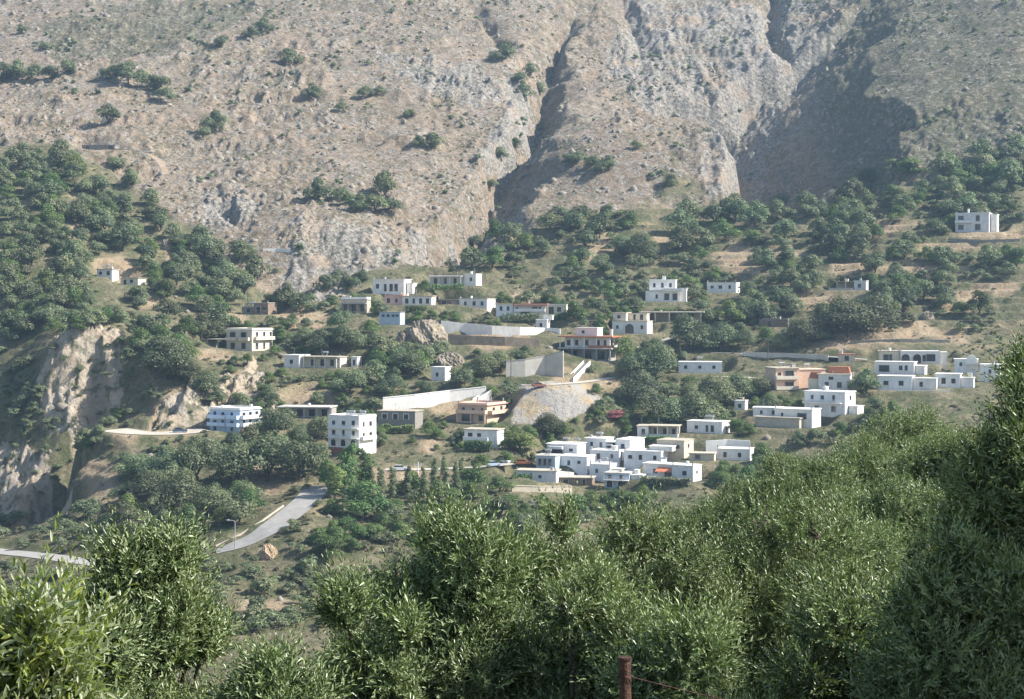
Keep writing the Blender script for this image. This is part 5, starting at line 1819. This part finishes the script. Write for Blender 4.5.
M['rock_loose'] = plain('loose_limestone', (0.27, 0.235, 0.19), var=0.25, scale=0.15)
M['rock'] = plain('limestone', (0.36, 0.30, 0.22), var=0.28, scale=0.6, bump=1.0)
M['rock_orange'] = plain('ochre_rock', (0.42, 0.31, 0.20), var=0.22, scale=0.8, bump=1.0)
boulder('rock_outcrop', 'large grey beige rock outcrop with a small white shrine on top', 424, 345, 54, 32, 3, 'rock')
boulder('rock_outcrop', 'small pale rock standing among trees left of the large outcrop', 401, 342, 11, 14, 5, 'rock')
boulder('rock_outcrop', 'grey rock face behind the small white cube house', 450, 366, 34, 17, 7, 'rock')
boulder('rock_outcrop', 'ochre rock below the lower road bend', 267, 560, 24, 16, 9, 'rock_orange')
boulder('rock_outcrop', 'pale boulder on the dry slope right of the plain long white house', 756, 275, 12, 9, 12, 'rock')
boulder('rock_outcrop', 'grey boulder in the wood near the upper left cliffs', 165, 250, 14, 15, 15, 'rock')
boulder('rock_outcrop', 'grey boulder on the dry slope below the terraced hillside at right', 928, 320, 16, 10, 17, 'rock')

p = hit(416, 312)
k = p.y / F
b = MB()
yy = p.y + 8
zt = p.z + 1.6
b.box(p.x - 0.8, p.x + 0.8, yy - 0.8, yy + 0.8, zt - 3, zt + 1.0, 0).box(p.x - 0.5, p.x + 0.5, yy - 0.5, yy + 0.5, zt + 1.003, zt + 3.0, 0)
b.add([(p.x - 0.6, yy - 0.6, zt + 3.003), (p.x + 0.6, yy - 0.6, zt + 3.003), (p.x + 0.6, yy + 0.6, zt + 3.003), (p.x - 0.6, yy + 0.6, zt + 3.003), (p.x, yy, zt + 3.9)], [(0, 3, 2, 1), (0, 1, 4), (1, 2, 4), (2, 3, 4), (3, 0, 4)])
tag(b.build('shrine', M['white']), 'small white shrine pillar on top of the large rock outcrop', 'shrine')


# ------------------------------------------------------------------ stair beside the unfinished house
def stair(px0, py0, px1, py1, w, label):
    a, c = hit(px0, py0), hit(px1, py1)
    n = 14
    b = MB()
    d = Vector((c.x - a.x, c.y - a.y, 0))
    s = Vector((-d.y, d.x, 0)).normalized() * w / 2
    zt0, zt1 = a.z, c.z + 1.0
    for i in range(n):
        p0 = a + d * (i / n)
        p1 = a + d * ((i + 1) / n)
        z1 = zt0 + (zt1 - zt0) * (i + 1) / n
        vs = [(p0.x - s.x, p0.y - s.y, zt0 - 3), (p1.x - s.x, p1.y - s.y, zt0 - 3), (p1.x + s.x, p1.y + s.y, zt0 - 3), (p0.x + s.x, p0.y + s.y, zt0 - 3)]
        vs += [(v[0], v[1], z1) for v in vs]
        b.add(vs, [(0, 3, 2, 1), (4, 5, 6, 7), (0, 1, 5, 4), (1, 2, 6, 5), (2, 3, 7, 6), (3, 0, 4, 7)])
    r = MB()
    for sg in (-1, 1):
        q0, q1 = a + s * sg, c + s * sg
        m = s.normalized() * 0.12 * sg
        vs = [(q0.x, q0.y, zt0 - 3), (q1.x, q1.y, zt0 - 3), (q1.x + m.x, q1.y + m.y, zt0 - 3), (q0.x + m.x, q0.y + m.y, zt0 - 3)]
        vs += [(vs[0][0], vs[0][1], zt0 + 1.0), (vs[1][0], vs[1][1], zt1 + 1.0), (vs[2][0], vs[2][1], zt1 + 1.0), (vs[3][0], vs[3][1], zt0 + 1.0)]
        r.add(vs, [(0, 3, 2, 1), (4, 5, 6, 7), (0, 1, 5, 4), (1, 2, 6, 5), (2, 3, 7, 6), (3, 0, 4, 7)])
    o = link('outdoor_stair', None)
    b.build('steps', M['concrete_pale'], o)
    r.build('side_wall', M['white'], o)
    tag(o, label, 'stair')


stair(570, 381, 587, 367, 2.2, 'white walled outdoor stair climbing to the unfinished concrete house')
stair(474, 402, 490, 396, 2.0, 'short white stair at the right end of the long bright white wall')


# ------------------------------------------------------------------ poles, lamp, cars
def utility_pole(px, py, hpx, label, arm=True, mat='pole_wood'):
    p = hit(px, py, ZG)
    hm = hpx * p.y / F
    o = link('utility_pole', None)
    o.location = (p.x, p.y, p.z)
    MB().tube([(0, 0, -0.6), (0, 0, hm)], [0.17, 0.11], 8).build('shaft', M[mat], o)
    if arm:
        MB().box(-1.0, 1.0, -0.07, 0.07, hm - 0.75, hm - 0.6).build('crossarm', M[mat], o)
        for x in (-0.85, 0.0, 0.85):
            MB().tube([(x, 0, hm - 0.597), (x, 0, hm - 0.35)], 0.06, 6).build('insulator', M['white_paint'], o)
    tag(o, label, 'pole')


def street_lamp(px, py, hpx, label, mat='metal', side=-1):
    p = hit(px, py, ZG)
    hm = hpx * p.y / F
    o = link('street_lamp', None)
    o.location = (p.x, p.y, p.z)
    MB().tube([(0, 0, -0.5), (0, 0, hm - 0.3), (side * 0.25, 0, hm), (side * 1.3, 0, hm + 0.12)], [0.13, 0.09, 0.07, 0.06], 8).build('post', M[mat], o)
    MB().tube([(side * 1.2, 0, hm + 0.10), (side * 1.55, 0, hm + 0.12), (side * 1.95, 0, hm + 0.10)], [0.12, 0.2, 0.08], 8).build('lamp_head', M['metal'], o)
    tag(o, label, 'street lamp')


CARN = [0]


def parked_car(px, py, rz, col, label, scale=1.0):
    CARN[0] += 1
    p = hit(px, py, ZG)
    o = link('parked_car', None)
    o.location = (p.x, p.y, p.z + 0.12)
    o.rotation_euler = (0, 0, R(rz))
    o.scale = (scale,) * 3
    pm = paint_mat('car_paint', col)
    # side profile, 4.1 m long, 1.65 m wide
    prof = [(-2.05, 0.30), (2.05, 0.30), (2.08, 0.62), (1.95, 0.82), (1.05, 0.93), (0.98, 0.95), (-1.62, 0.98), (-2.02, 0.95), (-2.08, 0.55)]
    b = MB()
    b.prism(prof, -0.82, 0.82)
    b.build('body', pm, o)
    cab = [(-1.60, 0.982), (0.95, 0.952), (0.38, 1.40), (-1.25, 1.42)]
    g = MB()
    g.prism(cab, -0.72, 0.72)
    g.build('window', M['glass'], o)
    r = MB()
    r.prism([(-1.30, 1.423), (0.42, 1.403), (0.36, 1.46), (-1.2, 1.48)], -0.70, 0.70)
    r.build('roof', pm, o)
    for x in (-1.3, 1.32):
        for y in (-0.82, 0.82):
            w = link('wheel', None, o)
            w.location = (x, y, 0.30)
            MB().tube([(0, -0.10, 0), (0, 0.10, 0)], 0.31, 14).build('tyre', M['tyre'], w)
            MB().tube([(0, -0.112, 0), (0, 0.112, 0)], 0.18, 10).build('rim', M['metal'], w)
    for y in (-0.6, 0.6):
        MB().box(2.03, 2.10, y - 0.18, y + 0.18, 0.60, 0.76).build('headlight', M['white_paint'], o)
    tag(o, label, 'car')


def rusty_post():
    pz = 300 - 660
    r = 6.4
    x = (625 - 512) / F * r
    zt = pz * r / F
    g = ground(x, r, ZG)
    o = link('fence_post', None)
    o.location = (x, r, 0)
    MB().tube([(0, 0, g - 0.4), (0.004, 0, zt - 0.5), (0.0, 0, zt)], [0.026, 0.024, 0.024], 14).build('post', M['rust'], o)
    MB().tube([(0, 0, zt + 0.001), (0, 0, zt + 0.012)], 0.027, 14).build('cap', M['rust'], o)
    MB().tube([(-0.03, 0.0, zt - 0.065), (0, -0.03, zt - 0.06), (0.03, 0, zt - 0.064), (0, 0.03, zt - 0.06), (-0.03, 0, zt - 0.065)], 0.004, 5).build('wire_tie', M['rust'], o)
    tag(o, 'rusty iron fence post at the bottom edge in front of olive trees', 'post')
    # sagging barbed wire to the right, to a second post beyond the frame
    x2, r2 = x + 2.6, 7.0
    z2 = zt - 0.35
    pts = []
    for i in range(41):
        t = i / 40
        pts.append((x + 0.024 + (x2 - x) * t, r - 0.02 + (r2 - r) * t, zt - 0.062 + (z2 - zt) * t - 0.20 * 4 * t * (1 - t) * 0.6))
    w = MB()
    w.tube(pts, 0.0022, 6)
    for i in range(2, 40, 3):
        q = Vector(pts[i])
        w.tube([q + Vector((-0.012, 0, 0.018)), q + Vector((0.012, 0.0, -0.018))], 0.0014, 4)
        w.tube([q + Vector((0.010, 0.012, 0.016)), q + Vector((-0.010, -0.012, -0.016))], 0.0014, 4)
    tag(w.build('barbed_wire', M['rust']), 'rusty barbed wire sagging right from the iron fence post', 'wire')
    o2 = link('fence_post', None)
    g2 = ground(x2, r2, ZG)
    o2.location = (x2 + 0.03, r2, 0)
    MB().tube([(0, 0, g2 - 0.4), (0, 0, z2 + 0.06)], [0.026, 0.024], 12).build('post', M['rust'], o2)
    tag(o2, 'second rusty fence post lower down under the right olive trees', 'post')


def small_things():
    utility_pole(248, 314, 22, 'wooden utility pole beside the brown stone house')
    utility_pole(511, 388, 34, 'tall wooden utility pole in front of the concrete retaining wall')
    utility_pole(768, 362, 24, 'wooden utility pole beside the upper road')
    utility_pole(680, 363, 22, 'wooden utility pole left of the long bluish building')
    utility_pole(418, 487, 25, 'white painted pole with crossarm among the poplars', True, 'white_paint')
    street_lamp(235, 549, 28, 'grey street lamp at the lower end of the road')
    street_lamp(842, 358, 12, 'short street lamp on the upper road at right')
    parked_car(180, 433, 10, (0.05, 0.08, 0.14), 'dark blue car parked on the pale forecourt')
    parked_car(493, 467, 20, (0.45, 0.55, 0.68), 'pale blue car parked left of the white cluster')
    parked_car(503, 464, -30, (0.7, 0.7, 0.72), 'white car parked behind the pale blue car')
    parked_car(515, 388, 10, (0.04, 0.05, 0.07), 'dark car on the track above the scree mound')
    parked_car(539, 388, 15, (0.25, 0.10, 0.07), 'reddish car on the track above the scree mound')
    parked_car(400, 471, 5, (0.75, 0.75, 0.76), 'white car on the pale track behind the poplars')
    parked_car(523, 467, 0, (0.5, 0.16, 0.05), 'orange car beside the yellow green shrub')
    rusty_post()
    for q in HEDGES:
        hedge(*q)


HEDGES = [
    (366, 384, 312, 5, 'leaf_bright', 'bright green vine strip left half below the salmon roofed row'),
    (405, 426, 311, 6, 'leaf_bright', 'bright green vine strip right half below the salmon roofed row'),
    (432, 464, 291, 6, 'leaf_bright', 'green vine hedge in front of the vine terrace house'),
    (549, 586, 320, 7, 'leaf_bright', 'green hedge right of the orange roofed long house'),
    (500, 540, 322, 8, 'leaf_hill', 'dark hedge below the orange roofed long house'),
    (464, 492, 450, 9, 'leaf_bright', 'green vines hanging over the front of the vine covered white house'),
    (512, 548, 478, 5, 'leaf_bright', 'green planting along the greenish terrace at the cluster foot'),
    (640, 672, 441, 5, 'leaf_bright', 'low green hedge below the tan roofed veranda house'),
    (378, 414, 432, 8, 'leaf_bright', 'green vines in front of the grey stone house'),
    (825, 846, 404, 7, 'leaf_hill', 'green hedge on the terrace of the two storey balcony house'),
    (655, 696, 313, 4, 'leaf_bright', 'green vines on the long pale canopy'),
    (640, 690, 484, 7, 'leaf_hill', 'dark hedge in front of the orange awning house'),
]


def hedge(x0, x1, py, h, mat, label):
    rg = np.random.default_rng(int(x0 * 7 + py))
    a, c = hit(x0, py, ZG), hit(x1, py, ZG)
    k = a.y / F
    n = int((x1 - x0) * h * 5)
    t = rg.uniform(0, 1, n)
    lump = 0.7 + 0.5 * vnoise(t * (x1 - x0) / 5.0, t * 0 + py, 3)
    z = rg.uniform(0, 1, n) ** 0.8 * h * k * lump
    dep = rg.uniform(-1, 1, n) * 0.9
    P = np.stack([a.x + (c.x - a.x) * t, a.y + (c.y - a.y) * t + dep - 0.8, a.z + (c.z - a.z) * t + z - 0.1], 1)
    V, Fc = leaf_quads(P, np.stack([rg.normal(0, .4, n), dep - 0.3, 0.3 + z / (h * k)], 1), 0.62, rg)
    me = np_mesh('hedge', V - np.array(a), Fc, [M[mat]])
    set_tint(me, rg.uniform(0, 1, n))
    o = link('hedge', me)
    o.location = a
    tag(o, label, 'hedge')
# ------------------------------------------------------------------ foreground olive trees, leaf by leaf
def leaf_template(L=0.043, Wd=0.0105):
    """pointed leaf along +x, two faces folded at the middle"""
    v = np.array([[0, 0, 0], [0.28 * L, 0.42 * Wd, 0.06 * L], [0.62 * L, 0.46 * Wd, 0.08 * L], [L, 0, 0.0], [0.62 * L, -0.46 * Wd, 0.08 * L], [0.28 * L, -0.42 * Wd, 0.06 * L]])
    f = np.array([[0, 1, 2, 3], [0, 3, 4, 5]])
    return v, f


def spray_template(rg, n_pairs=9, length=0.30, leaf=0.044, wide=0.0108):
    """an upright leafy shoot along +z: leaves in opposite pairs, each pair turned"""
    lv, lf = leaf_template(leaf, wide)
    V, Fc = [], []
    b = 0
    bend = rg.normal(0, 0.10, 2)
    for i in range(n_pairs):
        t = (i + 0.6) / n_pairs
        az0 = i * math.pi / 2 + rg.uniform(-.3, .3)
        for s in (0, 1):
            az = az0 + s * math.pi
            up = R(rg.uniform(22, 62) + 22 * t)
            sc = rg.uniform(0.75, 1.15) * (0.75 + 0.5 * math.sin(math.pi * min(1, t + .1))) 
            roll = rg.uniform(-0.7, 0.7)
            Mx = Matrix.Rotation(az, 3, 'Z') @ Matrix.Rotation(-up, 3, 'Y') @ Matrix.Rotation(roll, 3, 'X')
            q = (lv * sc) @ np.array(Mx).T
            q = q + np.array([bend[0] * t * t * length, bend[1] * t * t * length, t * length])
            V.append(q)
            Fc.append(lf + b)
            b += 6
    return np.concatenate(V), np.concatenate(Fc)


_srg = np.random.default_rng(9)
SPRAYS = [spray_template(_srg, int(_srg.integers(6, 14)), _srg.uniform(0.14, 0.38)) for _ in range(24)]


def olive_crown(name, lobes, n_sprays, mat, seed, parent, scale=1.0, up=0.75, shell=0.55):
    """lobes: (centre, radii) in world metres"""
    rg = np.random.default_rng(seed)
    C = np.array([l[0] for l in lobes])
    Rd = np.array([l[1] for l in lobes])
    area = Rd[:, 0] * Rd[:, 2]
    n_sprays = int(n_sprays * 1.6)
    k = rg.choice(len(C), n_sprays, p=area / area.sum())
    d = rg.normal(0, 1, (n_sprays, 3))
    d /= np.linalg.norm(d, axis=1)[:, None]
    rad = (shell + (1 - shell) * rg.uniform(0, 1, n_sprays) ** 0.7)[:, None]
    rad *= rg.uniform(0.9, 1.10, n_sprays)[:, None]
    P = C[k] + d * Rd[k] * rad
    # shoots point outwards and upwards
    ax = d + np.array([0, 0, up]) + rg.normal(0, 0.48, (n_sprays, 3))
    ax /= np.linalg.norm(ax, axis=1)[:, None]
    ref = rg.normal(0, 1, (n_sprays, 3))
    ux = np.cross(ax, ref)
    ux /= np.linalg.norm(ux, axis=1)[:, None]
    uy = np.cross(ax, ux)
    sc = rg.uniform(0.75, 1.3, n_sprays) * scale
    which = rg.integers(0, len(SPRAYS), n_sprays)
    VV, FF, TT = [], [], []
    b = 0
    lob_t = rg.uniform(0, 1, len(C))
    for i, (tv, tf) in enumerate(SPRAYS):
        m = which == i
        n = m.sum()
        if not n:
            continue
        A = np.stack([ux[m], uy[m], ax[m]], 1) * sc[m][:, None, None]      # n,3(basis),3
        q = np.einsum('vk,nkc->nvc', tv, A) + P[m][:, None, :] - (ax[m] * 0.12 * scale)[:, None, :]
        nv = len(tv)
        VV.append(q.reshape(-1, 3))
        FF.append((tf[None] + (np.arange(n) * nv)[:, None, None] + b).reshape(-1, 4))
        b += n * nv
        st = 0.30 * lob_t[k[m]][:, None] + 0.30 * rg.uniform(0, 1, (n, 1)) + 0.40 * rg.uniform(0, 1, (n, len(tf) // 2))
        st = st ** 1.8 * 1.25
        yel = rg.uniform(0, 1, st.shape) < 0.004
        st = np.where(yel, 1.6, st)
        TT.append(np.repeat(st, 2, axis=1).ravel())
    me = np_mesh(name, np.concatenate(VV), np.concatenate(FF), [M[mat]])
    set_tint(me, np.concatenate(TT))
    return link(name, me, parent)


def olive(px, r, top, foot_drop, half, label, seed, n=2600, mat='leaf_olive', lobes=16, scale=1.0, lean=0.0, squash=1.0, up=0.75, lobe_r=(0.20, 0.38)):
    """px: crown centre column; r: distance; top: picture row of the crown top; half: half width in px; foot_drop: crown height in px"""
    k = r / F
    rg = np.random.default_rng(seed)
    cx = (px - 512) * k
    zt = (HROW - top) * k - 0.13 * scale
    H = foot_drop * k
    W = half * k - 0.08 * scale
    zc = zt - H * 0.5
    g = ground(cx, r, ZG)
    root = link('olive_tree', None)
    root.location = (cx, r, g)
    L = []
    tries = 0
    while len(L) < lobes and tries < 900:
        tries += 1
        s = rg.uniform(*lobe_r) * min(W, H * 0.62)
        d = rg.normal(0, 1, 3)
        d /= np.linalg.norm(d)
        q = rg.uniform(0.15, 1) ** 0.5
        c = np.array([d[0] * (W - s) * q + lean * d[2] * W, d[1] * (W * 0.9 - s) * q, d[2] * (H * 0.5 - s * 0.8) * q])
        if any(np.linalg.norm(c - l[0]) < 0.55 * (s + l[1][0]) for l in L):
            continue
        L.append((c, np.array([s, s, s * rg.uniform(0.8, 1.1) * squash])))
    if not L:
        L = [(np.zeros(3), np.array([W, W, H / 2]))]
    ext = np.array([[c[a] + sg * rd[a] for c, rd in L] for a in (0, 2) for sg in (-1, 1)])
    fx = W / max(0.1, 0.5 * (ext[1].max() - ext[0].min()))
    fz = H / max(0.1, ext[3].max() - ext[2].min())
    ox = 0.5 * (ext[1].max() + ext[0].min())
    oz = 0.5 * (ext[3].max() + ext[2].min())
    L = [(np.array([(c[0] - ox) * fx, c[1] * fx, (c[2] - oz) * fz]), rd * np.array([fx, fx, fz])) for c, rd in L]
    off = np.array([0, 0, zc - g])
    Lw = [(c + off, rd) for c, rd in L]
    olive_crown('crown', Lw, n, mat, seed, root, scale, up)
    # trunk, limbs, twigs
    t = MB()
    fork = max(0.5, (zc - H * 0.42) - g)
    tr_ = 0.045 * W + 0.06
    rr = random.Random(seed)
    t.tube([(0, 0, -0.4), (rr.uniform(-.1, .1), rr.uniform(-.1, .1), fork * 0.5), (rr.uniform(-.15, .15), 0, fork)], [tr_ * 1.5, tr_ * 1.05, tr_ * 0.9], 9)
    t.build('trunk', M['bark'], root)
    lb = MB()
    for c, rd in Lw:
        c = Vector(c)
        a = Vector((0, 0, fork * 0.93))
        m1 = a.lerp(c, 0.45) + Vector((rr.uniform(-.1, .1), rr.uniform(-.1, .1), 0.12 * W))
        lb.tube([a, m1, c], [tr_ * 0.5, tr_ * 0.32, tr_ * 0.14], 6)
        for _ in range(6):
            dd = Vector((rr.gauss(0, 1), rr.gauss(0, 1), rr.gauss(0.4, 1))).normalized() * rd[0] * 0.85
            lb.tube([c, c + dd * 0.5 + Vector((0, 0, 0.03)), c + dd], [tr_ * 0.13, tr_ * 0.08, tr_ * 0.03], 4)
    lb.build('limbs', M['bark'], root)
    tag(root, label, 'olive tree')
    return root


def foreground():
    # nearest, bottom left
    olive(15, 5.6, 565, 260, 95, 'bright yellow green young olive in the bottom left corner', 1, n=900, mat='leaf_young', lobes=10, up=1.1)
    # left tree
    olive(152, 11.5, 510, 330, 88, 'olive tree with silvery upright shoots standing alone at left', 2, n=3000, lobes=20, up=1.1)
    # low filler between
    olive(262, 10.0, 640, 220, 85, 'low dark olive tree filling the gap right of the lone left olive', 3, n=2200, lobes=14, up=0.7)
    olive(75, 9.5, 600, 240, 70, 'dark olive behind the bright young olive at bottom left', 13, n=1600, lobes=10)
    # centre
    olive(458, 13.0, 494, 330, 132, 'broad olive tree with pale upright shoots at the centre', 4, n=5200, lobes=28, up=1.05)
    olive(372, 12.0, 565, 260, 62, 'olive branch mass at the left side of the broad central olive', 14, n=1900, lobes=12, up=0.9)
    olive(590, 12.4, 552, 300, 100, 'darker olive just behind the rusty post', 15, n=3600, lobes=26)
    olive(655, 17.0, 488, 300, 115, 'olive tree with pale top below the white cluster', 5, n=4600, lobes=26, up=0.9)
    olive(790, 18.0, 476, 320, 125, 'large grey green olive right of the central trees', 6, n=5400, lobes=30, up=0.9)
    olive(700, 11.0, 590, 240, 110, 'dark shaded olive right of the rusty post', 7, n=2600, lobes=14)
    olive(860, 12.0, 570, 260, 120, 'deep shaded olive at the lower right', 8, n=3200, lobes=16)
    olive(560, 15.5, 494, 260, 78, 'olive crown between the broad central olive and the pale topped olive', 16, n=3000, lobes=26, up=0.95)
    # beyond the right edge: the trees that shade the lower right corner
    olive(1709, 9.6, -93, 780, 335, 'tall olive just beyond the right edge shading the lower right corner', 31, n=9000, lobes=44, scale=1.2)
    # right: big dark tree
    olive(1032, 13.0, 356, 380, 104, 'tall olive tree at the right edge with lit top and dark inside', 9, n=6200, lobes=28)
    olive(965, 10.5, 515, 300, 110, 'dark olive below the tall right edge tree', 10, n=3200, lobes=16)
    olive(1070, 14.0, 318, 330, 72, 'topmost olive bough rising at the right edge beside the white houses', 11, n=2600, lobes=16)
    # middle distance on the spur
    G = dict(scale=1.35, up=0.6)
    olive(862, 44, 425, 110, 74, 'rounded olive on the spur below the two storey balcony house', 21, n=4000, lobes=24, **G)
    olive(800, 40, 448, 110, 64, 'bright rounded olive left of the middle of the spur', 22, n=3600, lobes=22, **G)
    olive(918, 46, 400, 120, 66, 'tall rounded olive on the spur below the bluish low house', 23, n=4000, lobes=24, **G)
    olive(745, 46, 470, 100, 52, 'small olive at the left end of the spur', 24, n=2600, lobes=16, **G)
    olive(958, 36, 420, 140, 70, 'olive on the spur beside the tall right edge tree', 25, n=4000, lobes=24, **G)
    olive(905, 30, 470, 120, 90, 'broad mid green olive in front of the spur trees', 26, n=4600, lobes=26, scale=1.2, up=0.6)
    olive(700, 40, 492, 100, 56, 'dull olive just right of the white cluster', 27, n=2800, lobes=18, **G)
    olive(840, 28, 498, 110, 75, 'pale green olive nestled before the spur', 28, n=3600, lobes=20, scale=1.15, up=0.7)
# ------------------------------------------------------------------ finish: cut the pads, lay the sheet, plant, furnish
apply_pads()
build_terrain()
build_roads()
plant_trees()
small_things()
foreground()


# ------------------------------------------------------------------ haze: the valley's air
def haze_box(density):
    m = bpy.data.materials.new('haze')
    m.use_nodes = True
    n = m.node_tree
    n.nodes.clear()
    out = n.nodes.new("ShaderNodeOutputMaterial")
    v = n.nodes.new("ShaderNodeVolumePrincipled")
    v.inputs['Color'].default_value = (0.50, 0.74, 1.0, 1)
    v.inputs['Density'].default_value = density
    v.inputs['Anisotropy'].default_value = 0.2
    n.links.new(v.outputs[0], out.inputs['Volume'])
    zlo = float(ZG.min()) - 6
    zhi = float(ZG.max()) + 12
    b = MB().box(-620, 1080, -60, 1330, zlo, zhi)
    o = b.build('haze', m)
    o['kind'] = 'stuff'
    tag(o, 'thin bluish summer haze over the valley', 'haze')


haze_box(HAZE)
